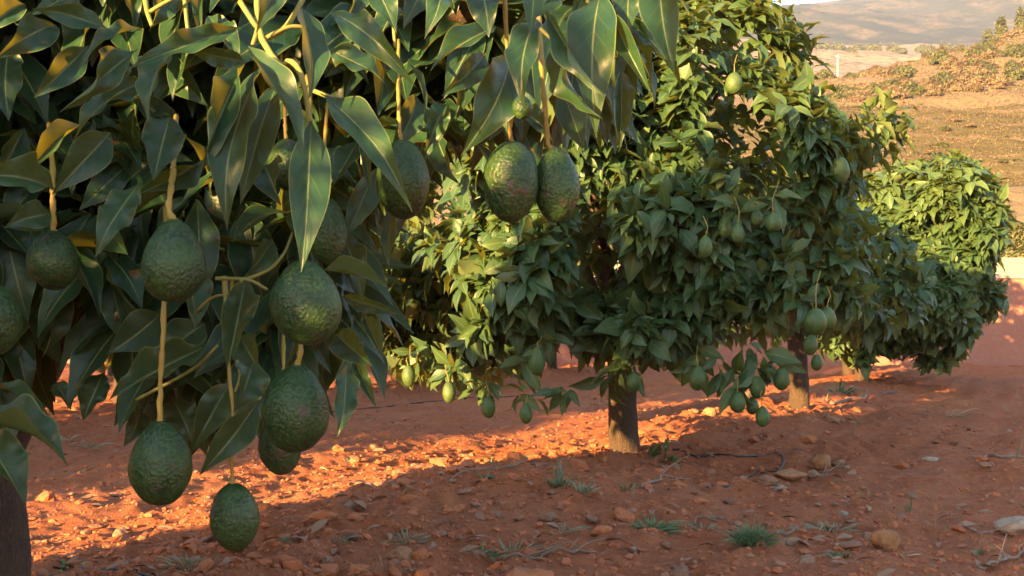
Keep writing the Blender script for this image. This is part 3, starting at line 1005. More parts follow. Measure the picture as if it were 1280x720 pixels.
# the rest of the crown, above and beyond the picture
u = norm(gN.normal(0, 1, (900, 3)))
rr = gN.uniform(0.55, 1.0, 900) ** 0.5
C = np.array([-1.25, 2.95, 1.65]) + u * rr[:, None] * np.array([1.4, 1.6, 0.9])
pr = np.stack([CX + C[:, 0] / C[:, 1] * F, HY - (C[:, 2] - CH) / C[:, 1] * F], 1)
keep = (pr[:, 1] < -60) | ((pr[:, 0] < -110) & (C[:, 2] > 0.8))
keep &= (C[:, 1] > 1.35) & under_light(C)
crown.add(*whorls(C[keep], norm(C[keep] - nc) + np.array([0, 0, 0.2]), 9, 0.16, 0.03, (0.36, 0.5), 2, 6, (0.2, 1.2), gN))
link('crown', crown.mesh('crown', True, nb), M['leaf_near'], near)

# green twigs that carry the leaves
TW = [
    ([(386, -14, 1.46), (357, 34, 1.44), (328, 50, 1.43), (334, 48, 1.43)], 0.0036), ([(300, 2, 1.44), (318, 30, 1.43), (322, 36, 1.43), (316, 56, 1.42)], 0.0036),
    ([(322, -10, 1.47), (324, 40, 1.43), (350, 82, 1.41), (362, 76, 1.40), (376, 92, 1.39), (386, 140, 1.38), (388, 160, 1.385)], 0.0042),
    ([(328, 50, 1.43), (360, 34, 1.43), (384, 34, 1.43)], 0.0030), ([(181, -6, 1.5), (184, 14, 1.48), (190, 32, 1.46)], 0.0036), ([(186, 16, 1.48), (205, 4, 1.48), (236, -12, 1.48)], 0.003),
    ([(388, 112, 1.46), (420, 124, 1.45), (450, 130, 1.44)], 0.003), ([(280, 345, 1.62), (283, 380, 1.62), (287, 420, 1.62), (288, 430, 1.62)], 0.0040), ([(270, 348, 1.62), (310, 350, 1.6), (334, 362, 1.6)], 0.0028),
    ([(240, 395, 1.68), (266, 372, 1.64), (298, 368, 1.6)], 0.0024), ([(300, 352, 1.6), (334, 338, 1.64), (354, 318, 1.7), (366, 290, 1.75)], 0.0026), ([(170, 500, 1.66), (240, 462, 1.66), (272, 432, 1.64)], 0.0024),
    ([(492, -10, 1.6), (492, 30, 1.6), (494, 60, 1.6)], 0.0028), ([(670, 30, 1.5), (684, 44, 1.5), (700, 56, 1.49)], 0.0026), ([(100, 418, 2.2), (122, 428, 2.1), (142, 414, 1.95), (146, 392, 1.8)], 0.004),
    ([(230, -12, 1.5), (234, 30, 1.5), (238, 60, 1.5)], 0.003), ([(296, 450, 1.56), (300, 470, 1.56), (294, 490, 1.56)], 0.0024), ([(735, -12, 1.53), (735, 8, 1.52), (740, 22, 1.5)], 0.003),
]
for pts, r in TW:
    pth = smooth_path([P(*p) for p in pts], 16)
    tb = Buf()
    tb.add(*tube(pth, np.linspace(r * 1.15, r * 0.85, 16), 8))
    link('green_shoot', tb.mesh('green_shoot', True, nb), M['twig'], near)


def fruit_mesh(name, w, h, neck, seed, nr=44, ns=56):
    """Top of the fruit at the origin, hanging down."""
    th = np.linspace(0.0, np.pi, nr)
    z = -h * (1 - np.cos(th)) / 2
    r = np.sin(th) ** 0.94 * (1 - neck * np.cos(th) * 0.9 - 0.06 * np.cos(2 * th)) * w / 2
    r = r * (w / 2 / r.max())
    ph = np.linspace(0, 2 * np.pi, ns, endpoint=False)
    v = np.stack([r[:, None] * np.cos(ph), r[:, None] * np.sin(ph), np.repeat(z[:, None], ns, 1)], -1).reshape(-1, 3)
    c = np.array([0, 0, -h / 2])
    dv = v - c
    k = 1 + 0.035 * fbm(v[:, 0] / w * 2.2 + seed, v[:, 1] / w * 2.2, v[:, 2] / w * 2.2, seed, 2) + 0.008 * fbm(v[:, 0] / w * 16, v[:, 1] / w * 16, v[:, 2] / w * 16, seed + 5, 2)
    v = c + dv * k[:, None]
    v[:, 0] += 0.05 * w * np.sin(seed) * (-v[:, 2] / h) ** 2
    i, j = np.meshgrid(np.arange(nr - 1), np.arange(ns), indexing='ij')
    i, j = i.ravel(), j.ravel()
    q = np.stack([i * ns + j, (i + 1) * ns + j, (i + 1) * ns + (j + 1) % ns, i * ns + (j + 1) % ns], 1)
    return mesh_from(name, v, q, True)


def fruit(px, py, w, h, y, neck, seed, label, stalk=None, sr=0.0038, material='fruit', group='avocados hanging from the nearest tree', tilt=0.0, name='avocado', cat='avocado', res=(44, 56)):
    W_, H_ = w / F * y, h / F * y
    top = P(px, py - h / 2, y)
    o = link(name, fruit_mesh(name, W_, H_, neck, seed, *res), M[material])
    o.location = top
    o.rotation_euler = (RAD(4 * math.sin(seed)), tilt, seed * 1.7 % 6.28)
    tag(o, label, cat, group)
    if stalk:
        pts = [top + np.array([0, 0, -0.004])] + [P(*s) if len(s) == 3 else P(s[0], s[1], y) for s in stalk]
        l = stalk[-1]
        pts.append(P(l[0] + 5 * math.sin(seed * 2.1), l[1] - (70 if res[0] > 40 else 12), (l[2] if len(l) == 3 else y) + 0.12))
        pth = smooth_path(pts, 26)
        s = np.linspace(0, 1, 26)
        rad = sr * 0.88 * (1 + 0.7 * np.exp(-s * 20)) * (0.85 + 0.13 * np.sin(s * 31 + seed) + 0.10 * np.sin(s * 83 + seed * 2))
        pth[2:-1] += np.random.default_rng(seed).normal(0, sr * 0.07, (len(pth) - 3, 3))
        me_b = Buf()
        me_b.add(*tube(pth, rad, 10))
        st = link('stalk', me_b.mesh('stalk', True), M['stalk'], o)
        # the stalk mesh is in world space: bring it into the fruit's own
        mw = Matrix.LocRotScale(o.location, o.rotation_euler.to_quaternion(), (1, 1, 1))
        st.matrix_parent_inverse = mw.inverted()
    return o


fruit(200, 580, 77, 106, 1.50, 0.10, 3, 'large avocado with a purple scarred shoulder at the end of the longest ochre stalk', [(200, 500), (201, 460), (204, 420), (206, 360, 1.53), (207, 330, 1.56)], 0.0048)
fruit(218, 326, 78, 106, 1.42, 0.26, 4, 'pear shaped avocado with corky brown scars, in front of the top of the long stalk', [(211, 262), (213, 240, 1.44), (216, 215, 1.5)], 0.0055)
fruit(378, 379, 87, 106, 1.42, 0.13, 5, 'plump avocado with a sunlit spot directly above another, left of the dark drooping leaf tips', [(381, 318), (386, 240, 1.40), (388, 165, 1.39)], 0.0052)
fruit(370, 511, 84, 108, 1.52, 0.12, 6, 'blue-sheened avocado hanging just under the sunlit plump one', [(375, 442), (377, 420, 1.54), (380, 380, 1.56)], 0.0055)
fruit(291, 646, 61, 86, 1.62, 0.05, 7, 'lowest small oval avocado hanging over the sunlit soil', [(290, 590), (288, 545), (292, 525, 1.6), (287, 470, 1.61), (286, 420, 1.62)], 0.0036)
fruit(67, 325, 62, 75, 1.64, 0.12, 8, 'small dark avocado alone on its stalk at the upper left beside the trunk limb', [(67, 275), (66, 245), (66, 225, 1.66)], 0.0055)
fruit(-12, 400, 76, 92, 1.45, 0.12, 9, 'avocado cut by the left edge of the view', [(-14, 340), (-16, 310)], 0.005)
fruit(640, 226, 68, 102, 1.50, 0.06, 10, 'left avocado of the pair hanging over the big round tree, with purple shoulder', [(637, 165), (640, 140), (637, 100, 1.5), (633, 50, 1.5), (631, -20, 1.5)], 0.0042)
fruit(693, 232, 58, 94, 1.54, 0.08, 11, 'right avocado of the pair hanging over the big round tree, slightly smaller', [(685, 180), (683, 150), (678, 100, 1.55), (676, 60, 1.56)], 0.0052, tilt=-0.08)
fruit(502, 224, 68, 98, 1.62, 0.05, 12, 'dark avocado half covered by a sunlit leaf tip, left of the hanging pair', [(500, 165), (498, 120, 1.65)], 0.004)
fruit(410, 290, 50, 82, 1.66, 0.08, 13, 'avocado mostly hidden behind a long leaf above the plump sunlit one', [(408, 242), (405, 200, 1.68)], 0.004)
fruit(358, 206, 50, 64, 1.68, 0.08, 14, 'small avocado hidden deep among the leaves at the top of the nearest tree', [(357, 165), (355, 130, 1.7)], 0.004)
fruit(350, 556, 54, 76, 1.66, 0.05, 15, 'dark avocado almost hidden behind the blue-sheened one', [(352, 500), (354, 460, 1.68)], 0.004)
fruit(652, 134, 25, 30, 1.44, 0.05, 16, 'tiny unripe avocado among the leaves just above the hanging pair', [(653, 112), (655, 96)], 0.0022, res=(24, 32))

# ------------------------------------------------------------------ fruit on the big round tree
FR = 'avocados hanging from the big round tree'
MF = [  # px, py, w, h, distance, label, stalk length in px
    (561, 490, 17, 27, 5.8, 'sunlit yellow-green avocado alone at the lower left of the big round tree', 14),
    (610, 509, 18, 27, 5.75, 'half lit avocado hanging low beside a pale leaf left of the dark trunk', 18),
    (657, 517, 16, 25, 5.7, 'dark avocado with a lit lower edge, lowest one left of the dark trunk', 14),
    (510, 470, 17, 28, 5.9, 'sunlit avocado farthest left on the big round tree', 12),
    (672, 452, 20, 36, 5.65, 'long dark avocado in the leaves above the lowest left fruit', 10),
    (652, 466, 13, 18, 5.9, 'small sunlit yellow avocado deep under the left of the crown', 8),
    (873, 473, 22, 31, 5.6, 'dark avocado leftmost in the row hanging right of the trunk', 14),
    (922, 503, 20, 27, 5.7, 'avocado at the left of the three lowest fruits', 22),
    (941, 507, 16, 22, 5.8, 'smallest avocado, in the middle of the three lowest fruits', 20),
    (953, 521, 18, 26, 5.7, 'lowest avocado of all on the big round tree', 26),
    (946, 484, 20, 29, 5.75, 'avocado just above the three lowest fruits', 18),
    (977, 473, 20, 30, 5.7, 'avocado hanging at the right end of the low row, nearest the orange lit trunk', 20),
    (962, 466, 13, 26, 5.85, 'narrow dark avocado between two fuller ones in the low row', 12),
    (1020, 402, 28, 34, 5.4, 'largest avocado on the right side of the big round tree, on a long curved stalk', 34),
    (1034, 398, 22, 30, 5.6, 'avocado tucked behind the largest one on the right side', 14),
    (1014, 431, 18, 26, 5.55, 'shaded avocado just below the largest one on the right side', 12),
    (1021, 453, 15, 20, 5.7, 'small avocado lowest of the column on the right side', 12),
    (922, 292, 17, 26, 5.42, 'pale green avocado on a thin stalk high in the shaded leaves', 22),
    (907, 284, 18, 28, 5.56, 'avocado behind the pale green one high in the shaded leaves', 12),
    (966, 278, 21, 26, 5.42, 'round avocado on a straight orange stalk in the shaded leaves', 28),
    (946, 272, 16, 22, 5.56, 'avocado half hidden left of the round one on the orange stalk', 10),
    (1048, 212, 26, 36, 5.8, 'avocado under the branch that reaches out to the right', 12),
    (918, 104, 22, 28, 5.72, 'round sunlit avocado near the top of the big round tree', 10),
    (882, 308, 18, 28, 5.3, 'avocado in the middle of the shaded crown', 12),
    (792, 478, 18, 26, 5.8, 'dark avocado in the leaves right above the trunk', 10),
]
for n, (px, py, w, h, y, lab, st) in enumerate(MF):
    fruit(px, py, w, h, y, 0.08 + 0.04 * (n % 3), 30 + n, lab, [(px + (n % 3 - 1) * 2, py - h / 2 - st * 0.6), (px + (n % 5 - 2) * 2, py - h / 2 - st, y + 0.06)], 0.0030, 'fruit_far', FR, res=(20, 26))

# ------------------------------------------------------------------ soil clods, gravel, litter (nobody could count them)
IV, IF = icos(2)
IV1, IF1 = icos(1)


def lumps(n, size, seed, base_v, base_f, where, flat=0.75, jag=0.35):
    g = np.random.default_rng(seed)
    X, Y = where(n, g)
    n = len(X)
    s = size(n, g)
    z = ground_height(X, Y)
    m = len(base_v)
    R = norm(g.normal(0, 1, (n, 4)))
    w, x, y, zq = R.T
    RM = np.stack([1 - 2 * (y * y + zq * zq), 2 * (x * y - zq * w), 2 * (x * zq + y * w), 2 * (x * y + zq * w), 1 - 2 * (x * x + zq * zq), 2 * (y * zq - x * w), 2 * (x * zq - y * w), 2 * (y * zq + x * w), 1 - 2 * (x * x + y * y)], 1).reshape(n, 3, 3)
    off = g.uniform(0, 50, (n, 1, 3))
    v = base_v[None] + off
    k = 1 + jag * vnoise(v[..., 0] * 1.7, v[..., 1] * 1.7, v[..., 2] * 1.7, seed)
    v = base_v[None] * k[..., None] * g.uniform(0.6, 1.25, (n, 1, 3))
    v = np.einsum('nij,nmj->nmi', RM, v)
    v[..., 2] *= flat
    v = v * s[:, None, None] + np.stack([X, Y, z + s * 0.08], 1)[:, None]
    f = (base_f[None] + (np.arange(n) * m)[:, None, None]).reshape(-1, 3)
    b = Buf()
    b.add(v.reshape(-1, 3), f, None, np.repeat(np.clip(g.normal(0.5, 0.25, n), 0, 1), m))
    return b


def in_view(n, g, d0, d1, row=0.0):
    y = d0 * (d1 / d0) ** g.uniform(0, 1, n)
    x = g.uniform(-0.62, 0.62, n) * y
    if row:
        p = x * PER[0] + y * PER[1]
        pr = ((p + 2.64 + 2.83) % 5.66) - 2.83
        k = g.random(n) < (1 - row) + row * np.exp(-(pr / 0.75) ** 2)
        x, y = x[k], y[k]
    return x, y


b = lumps(30000, lambda n, g: np.minimum(0.004 + g.exponential(0.0042, n), 0.03), 5, IV1, IF1, lambda n, g: in_view(n, g, 3.3, 15, 0.5))
tag(link('soil_clods', b.mesh('soil_clods', False), M['clod']), kind='stuff')
b = lumps(1300, lambda n, g: np.minimum(0.014 + g.exponential(0.014, n), 0.07), 6, IV, IF, lambda n, g: in_view(n, g, 3.4, 14, 0.9), 0.7, 0.5)
tag(link('coarse_soil_clods', b.mesh('coarse_soil_clods', False), M['clod']), kind='stuff')
b = lumps(2600, lambda n, g: 0.004 + g.exponential(0.005, n), 9, IV1, IF1, lambda n, g: in_view(n, g, 3.3, 12, 0.2), 0.6, 0.25)
tag(link('gravel', b.mesh('gravel', False), M['stone']), kind='stuff')
# dry litter: bits of straw, twigs and fallen leaves
g = np.random.default_rng(15)
X, Y = in_view(2600, g, 3.3, 14, 0.55)
n = len(X)
Z = ground_height(X, Y) + 0.012
a = g.uniform(0, 6.28, n)
L = g.uniform(0.025, 0.11, n)
Bq = np.stack([X, Y, Z], 1)
Tq = Bq + np.stack([np.cos(a) * L, np.sin(a) * L, g.normal(0.003, 0.012, n)], 1)
b = Buf()
b.add(*leaves(Bq, Tq, np.tile([0, 0, 1.0], (n, 1)) + g.normal(0, 0.4, (n, 3)), np.where(g.random(n) < 0.5, L * 0.06, L * 0.36), 2, 4, 0.08, 0.3, 0.2, g.uniform(0, 6, n), g.random(n)))
tag(link('leaf_litter', b.mesh('leaf_litter'), M['litter']), kind='stuff')

# ------------------------------------------------------------------ stones
def stone_mesh(name, seed, stretch):
    g = np.random.default_rng(seed)
    v, f = icos(3)
    k = 1 + 0.28 * fbm(v[:, 0] * 1.1 + seed, v[:, 1] * 1.1, v[:, 2] * 1.1, seed, 3)
    # break it into a few flat facets
    for _ in range(7):
        nn = norm(g.normal(0, 1, 3))
        lim = g.uniform(0.55, 0.85)
        dp = (v * nn).sum(1)
        over = np.maximum(dp - lim, 0)
        v = v - nn * over[:, None] * 0.85
    v = v * k[:, None] * np.array(stretch)
    v[:, 2] -= v[:, 2].min() * 0.55
    return mesh_from(name, v, f, True)


stones = [stone_mesh('stone', 200 + i, s) for i, s in enumerate([(1, 0.8, 0.6), (1.2, 0.7, 0.5), (0.9, 0.9, 0.75), (1.3, 0.8, 0.45), (1, 1, 0.55)])]
BIG = [  # px, py of its foot, width in px, mesh, material, label
    (1027, 586, 32, 2, 'stone_orange', 'rounded orange stone, tallest of the pile right of the dark trunk'), (1047, 584, 24, 0, 'stone', 'grey brown stone leaning against the rounded orange one'),
    (986, 598, 38, 3, 'stone_orange', 'long flat orange stone lying left of the rounded orange one'), (957, 606, 26, 1, 'stone', 'reddish stone at the left end of the stone pile'),
    (972, 612, 22, 4, 'stone_white', 'pale pinkish stone lowest in the stone pile'), (1016, 602, 18, 2, 'stone', 'small brown stone between the flat orange stone and the rounded one'),
    (1108, 686, 42, 2, 'stone_orange', 'tan pointed stone near the bottom edge right of the green tuft'), (1272, 668, 50, 0, 'stone_white', 'white grey rock cut by the right edge'),
    (1054, 646, 14, 2, 'stone_white', 'small round pale stone between the green tuft and the tan stone'), (1163, 576, 18, 3, 'stone_white', 'cream stone lying alone on bare soil at the right'),
    (462, 608, 16, 2, 'stone_white', 'pale pointed stone in the sunlit strip'), (478, 604, 22, 1, 'stone', 'flat stone beside the pale pointed one in the sunlit strip'),
    (505, 700, 44, 4, 'stone_orange', 'dark red lump of earth at the bottom beside the dry grass'), (150, 672, 20, 2, 'stone', 'brown stone at the lower edge of the sunlit strip at the left'),
    (888, 520, 20, 2, 'stone_orange', 'orange stone in the sun right behind the dark trunk'), (869, 518, 14, 0, 'stone_orange', 'small sunlit stone left of another behind the dark trunk'),
    (1040, 524, 22, 0, 'stone_orange', 'sunlit stone at the foot of the orange lit trunk'), (792, 690, 14, 1, 'stone_white', 'small pale stone at the bottom middle'),
    (1048, 684, 10, 2, 'stone_white', 'tiny white stone left of the tan pointed one'), (1000, 560, 16, 1, 'stone', 'grey stone behind the stone pile'), (445, 580, 20, 0, 'stone_orange', 'sunlit stone at the far edge of the strip below the hanging fruit'),
    (120, 660, 18, 3, 'stone', 'flat stone at the left near the trunk of the nearest tree'), (752, 595, 14, 1, 'stone', 'brown stone at the shadow edge left of the dark trunk'), (690, 620, 14, 2, 'stone', 'brown stone below the tall dry weed'),
]
for px, py, w, k, mt, lab in BIG:
    p = on_ground(px, py)
    s = w / F * p[1] / 2
    o = bpy.data.objects.new('stone', stones[k].copy())
    COL.objects.link(o)
    o.data.materials.clear()
    o.data.materials.append(M[mt])
    o.location = p + np.array([0, 0, 0.0])
    o.scale = (s, s, s)
    o.rotation_euler = (0, 0, px * 0.37 % 6.28)
    tag(o, lab, 'stone', 'stones lying on the red soil')
for s in stones:
    s.materials.append(M['stone'])
g = np.random.default_rng(33)
for n in range(150):
    px, py = g.uniform(0, 1280), 470 + 250 * g.random() ** 1.3
    p = on_ground(px, py)
    s = g.uniform(0.012, 0.04)
    o = bpy.data.objects.new('stone', stones[n % 5])
    COL.objects.link(o)
    o.location = p
    o.scale = (s, s, s * g.uniform(0.7, 1.1))
    o.rotation_euler = (g.normal(0, 0.2), g.normal(0, 0.2), g.uniform(0, 6.28))
    tag(o, 'small pale or reddish stone scattered on the red soil', 'stone', 'small stones scattered on the red soil')


# ------------------------------------------------------------------ weeds, grass tufts, sticks, drip hose
def tuft(px, py, w, h, n, mat, name, label, cat, seed, wid=0.06, spread=1.0, group=None, curl=0.2, lw=None):
    g = np.random.default_rng(seed)
    p = on_ground(px, py)
    Wd, Hh = w / F * p[1] * 0.85, h / F * p[1] * 0.7
    a, r = g.uniform(0, 6.28, n), np.sqrt(g.uniform(0, 1, n))
    Bq = np.stack([np.cos(a) * r * Wd * 0.28, np.sin(a) * r * Wd * 0.28, np.full(n, -0.01)], 1)
    d = np.stack([np.cos(a) * r * Wd * 0.5 * spread, np.sin(a) * r * Wd * 0.5 * spread, Hh * g.uniform(0.45, 1.0, n) * (1.1 - 0.55 * r)], 1)
    Tq = Bq + d * g.uniform(0.5, 1.1, (n, 1)) + g.normal(0, Wd * 0.13, (n, 3)) * np.array([1, 1, 0.4])
    L = np.linalg.norm(Tq - Bq, axis=1)
    b = Buf()
    b.add(*leaves(Bq, Tq, np.stack([-np.cos(a), -np.sin(a), np.full(n, 0.8)], 1) + g.normal(0, 0.5, (n, 3)), L * wid if lw is None else lw, 2, 5, g.uniform(-0.05, 0.2, n), 0.3, 0.15, g.uniform(0, 6, n), g.random(n), 0.7, g.uniform(0, 2 * curl, n)))
    o = link(name, b.mesh(name), M[mat])
    o.location = p
    return tag(o, label, cat, group)


TU = 'weeds and tufts on the red soil'
tuft(940, 682, 62, 60, 620, 'weed', 'weed_tuft', 'bushy green weed tuft, biggest one, at the lower right', 'weed', 1, 0.045, 1.0, TU, 0.5)
tuft(815, 657, 64, 26, 600, 'weed', 'weed_tuft', 'low wide green tuft below the dark trunk', 'weed', 2, 0.04, 1.2, TU)
tuft(1054, 688, 40, 18, 90, 'weed', 'weed_rosette', 'flat green weed left of the tan stone', 'weed', 3, 0.16, 1.4, TU)
tuft(1230, 690, 24, 16, 50, 'weed', 'weed_rosette', 'small green weed near the bottom right corner', 'weed', 4, 0.2, 1.2, TU)
tuft(1040, 662, 60, 22, 130, 'weed_pale', 'weed_tuft', 'pale sparse weed between the green tuft and the grass blades', 'weed', 5, 0.05, 1.3, TU)
tuft(1137, 640, 22, 46, 9, 'weed', 'grass_blades', 'tall green grass blades standing alone at the right', 'grass', 6, 0.1, 0.9, TU)
tuft(1168, 668, 34, 36, 26, 'dry', 'dry_grass', 'dry bent stems beside the pale rock at the right', 'grass', 7, 0.03, 1.6, TU)
tuft(700, 596, 30, 70, 30, 'weed_pale', 'tall_weed', 'tall grey green weed left of the dark trunk', 'weed', 8, 0.05, 0.5, TU)
tuft(698, 608, 40, 40, 60, 'weed', 'weed_tuft', 'green leaves at the foot of the tall grey weed', 'weed', 9, 0.14, 1.0, TU)
tuft(728, 614, 40, 34, 70, 'weed_pale', 'weed_tuft', 'pale leafy weed right of the tall grey weed', 'weed', 10, 0.12, 1.0, TU)
tuft(612, 580, 20, 22, 16, 'weed', 'weed_sprout', 'green sprout in the sunlit strip', 'weed', 11, 0.25, 1.0, TU)
tuft(606, 598, 26, 18, 18, 'weed', 'weed_sprout', 'broad leaved sprout just below another in the sunlit strip', 'weed', 12, 0.3, 1.3, TU)
tuft(640, 572, 40, 12, 20, 'weed', 'weed_sprout', 'flat sunlit weed left of the tall grey one', 'weed', 13, 0.2, 1.6, TU)
tuft(492, 574, 30, 26, 26, 'dry', 'dry_grass', 'dry curled grass at the far edge of the sunlit strip', 'grass', 14, 0.04, 1.4, TU)
tuft(578, 556, 24, 30, 12, 'dry', 'dry_grass', 'few straw stems above the sunlit strip', 'grass', 15, 0.03, 0.8, TU)
tuft(640, 684, 70, 30, 120, 'weed_pale', 'weed_tuft', 'grey green low weed at the bottom middle', 'weed', 16, 0.05, 1.3, TU)
tuft(600, 682, 60, 28, 110, 'weed', 'weed_tuft', 'green low weed among dry stems left of the grey green one', 'weed', 17, 0.06, 1.3, TU)
tuft(510, 676, 60, 24, 90, 'weed_pale', 'weed_tuft', 'grey weed spreading above the red lump of earth', 'weed', 18, 0.05, 1.4, TU)
tuft(420, 686, 40, 16, 60, 'weed_pale', 'weed_rosette', 'grey weed right of the lowest hanging avocado', 'weed', 19, 0.08, 1.4, TU)
tuft(235, 712, 70, 44, 110, 'weed_pale', 'weed_tuft', 'dry green weed below the largest hanging avocado', 'weed', 20, 0.05, 1.0, TU)
tuft(86, 708, 44, 26, 30, 'weed', 'weed_rosette', 'broad leaved green weed next to the trunk of the nearest tree', 'weed', 21, 0.3, 1.3, TU)
tuft(110, 560, 40, 26, 60, 'weed_pale', 'weed_tuft', 'faint weed in the shade behind the nearest trunk', 'weed', 22, 0.06, 1.2, TU)
tuft(1180, 520, 60, 14, 50, 'dry', 'dry_grass', 'dry grass tuft on the shaded soil at the right', 'grass', 23, 0.05, 1.4, TU)
tuft(980, 700, 50, 30, 40, 'dry', 'dry_grass', 'straw stems at the bottom edge under the big green tuft', 'grass', 24, 0.04, 1.4, TU)
tuft(880, 660, 44, 14, 50, 'weed_pale', 'weed_rosette', 'grey rosette left of the biggest green tuft', 'weed', 25, 0.08, 1.3, TU)
tuft(480, 712, 70, 40, 60, 'dry', 'dry_grass', 'thin dry stems at the bottom edge below the blue-sheened avocado', 'grass', 26, 0.02, 1.2, TU)
tuft(700, 668, 46, 24, 60, 'weed_pale', 'weed_tuft', 'grey weed halfway between the tall weed and the bottom edge', 'weed', 27, 0.05, 1.3, TU)
tuft(1050, 492, 40, 26, 60, 'weed', 'weed_tuft', 'green weed at the foot of the farther trunks', 'weed', 28, 0.1, 1.0, TU)
tuft(930, 498, 50, 30, 60, 'weed_pale', 'weed_tuft', 'pale weed in the shade behind the three lowest fruits', 'weed', 29, 0.06, 1.0, TU)
g = np.random.default_rng(63)
for n in range(34):
    px, py = g.uniform(60, 1270), 500 + 215 * g.random() ** 0.8
    tuft(px, py, g.uniform(14, 46), g.uniform(7, 20), int(g.uniform(8, 40)), ['weed_pale', 'dry', 'weed'][n % 3], 'small_weed', 'small sparse weed or dry tuft scattered on the red soil', 'weed', 500 + n, g.uniform(0.04, 0.12), 1.5, 'small sparse weeds on the red soil', 0.5)
# a sucker with broad leaves at the trunk's foot
gk = np.random.default_rng(61)
p = on_ground(830, 576)
b = Buf()
pts = [p + np.array([0, 0, -0.02]), p + np.array([0.01, 0, 0.05]), p + np.array([0.0, -0.01, 0.10])]
Cq = np.array([[0, 0, 0.09], [0.01, 0, 0.05]])
b.add(*whorls(Cq, np.tile([0, -0.2, 1.0], (2, 1)), 6, 0.12, 0.02, (0.4, 0.5), 4, 6, (0.2, 0.8), gk, 0.1))
b.add(*tube(np.array(pts) - p, 0.004, 6))
o = link('avocado_sapling', b.mesh('avocado_sapling'), M['leaf_far'])
o.location = p
tag(o, 'small leafy sucker growing beside the foot of the dark trunk', 'sapling')

g = np.random.default_rng(71)
ST = [((1225, 714), (1285, 692), 'grey forked stick at the bottom right corner', 5), ((1218, 574), (1285, 578), 'grey stick lying on bare soil at the right edge', 5), ((625, 704), (745, 692), 'dry fallen twig at the bottom middle', 5),
      ((970, 672), (1030, 660), 'thin grey twig right of the big green tuft', 3), ((864, 656), (912, 656), 'thin grey twig left of the big green tuft', 3), ((1190, 668), (1240, 672), 'bleached twig before the white rock', 3),
      ((800, 612), (862, 600), 'brown twig below the dark trunk', 4), ((1040, 508), (1120, 486), 'dark fallen branch near the farthest trunk', 5), ((560, 600), (690, 584), 'thin stick crossing the sunlit strip', 3), ((1010, 600), (1060, 584), 'short stick among the stone pile', 3)]
for (a, c, lab, r) in ST:
    p0, p1 = on_ground(*a), on_ground(*c)
    n = 12
    pts = p0 + (p1 - p0) * np.linspace(0, 1, n)[:, None]
    pts[:, :2] += g.normal(0, 0.012, (n, 2))
    pts[:, 2] = [gz(q[0], q[1]) + 0.012 for q in pts]
    rr = r / F * p0[1] * 0.5
    b = Buf()
    b.add(*tube(smooth_path(pts, 30), np.linspace(rr, rr * 0.4, 30), 7, 0.2))
    for t in (3, 5, 8):
        q = pts[t]
        e = q + (pts[t + 1] - pts[t]) * 2.2 + g.normal(0, 0.05, 3) + np.array([0, 0, 0.035])
        b.add(*tube(smooth_path([q, (q + e) / 2 + g.normal(0, 0.008, 3), e], 8), np.linspace(rr * 0.6, rr * 0.25, 8), 5))
    o = link('stick', b.mesh('stick', True, p0), M['stick'])
    o.location = p0
    tag(o, lab, 'stick', 'sticks on the ground')

HO = [([(838, 569), (880, 570), (925, 567), (962, 566)], 'black drip hose running through shade right of the dark trunk'),
      ([(835, 613), (880, 612), (915, 606), (945, 592), (972, 582), (980, 575), (970, 566)], 'black drip hose curving through the stone pile'),
      ([(20, 722), (60, 716), (110, 714), (150, 716), (200, 724)], 'black drip hose at the foot of the nearest tree'),
      ([(400, 516), (470, 510), (540, 505), (620, 497), (700, 490)], 'long drip hose lying along the farther row at the left')]
for pts, lab in HO:
    q = smooth_path([on_ground(*p) + np.array([0, 0, 0.018]) for p in pts], 40)
    q[:, 2] = np.maximum(q[:, 2] - 0.016, [gz(x, y) + 0.002 for x, y, _ in q])
    b = Buf()
    b.add(*tube(q, 0.007, 8))
    o = link('drip_hose', b.mesh('drip_hose', True, q[0]), M['hose'])
    o.location = q[0]
    tag(o, lab, 'hose', 'drip irrigation hoses')


# ------------------------------------------------------------------ shrubs and trees on the hills
def bush_mesh(name, seed, n, w, h, leafl, trunk=0.0):
    g = np.random.default_rng(seed)
    u = norm(g.normal(0, 1, (n, 3)))
    u[:, 2] = np.abs(u[:, 2])
    k = 0.75 + 0.3 * vnoise(u[:, 0] * 2 + seed, u[:, 1] * 2, u[:, 2] * 2, seed)
    C = u * k[:, None] * np.array([w / 2, w / 2, h]) * (g.uniform(0.5, 1, (n, 1)) ** 0.4)
    C[:, 2] += trunk
    b = Buf()
    b.add(*whorls(C, u + np.array([0, 0, 0.3]), 5, leafl, leafl * 0.25, (0.4, 0.7), 2, 2, (-0.2, 0.5), g, 0.1))
    return b.mesh(name)


dry = [bush_mesh('dry_shrub', 300 + i, 420, 2.0, 0.95 + 0.2 * i, 0.15) for i in range(3)]
grn = [bush_mesh('green_shrub', 310 + i, 420, 2.0, 1.1 + 0.2 * i, 0.17) for i in range(2)]
for m_ in dry:
    m_.materials.append(M['bush_dry'])
for m_ in grn:
    m_.materials.append(M['bush_green'])


def hz(a, d):
    return float(hill_z(np.array([a]), np.array([d]))[0])


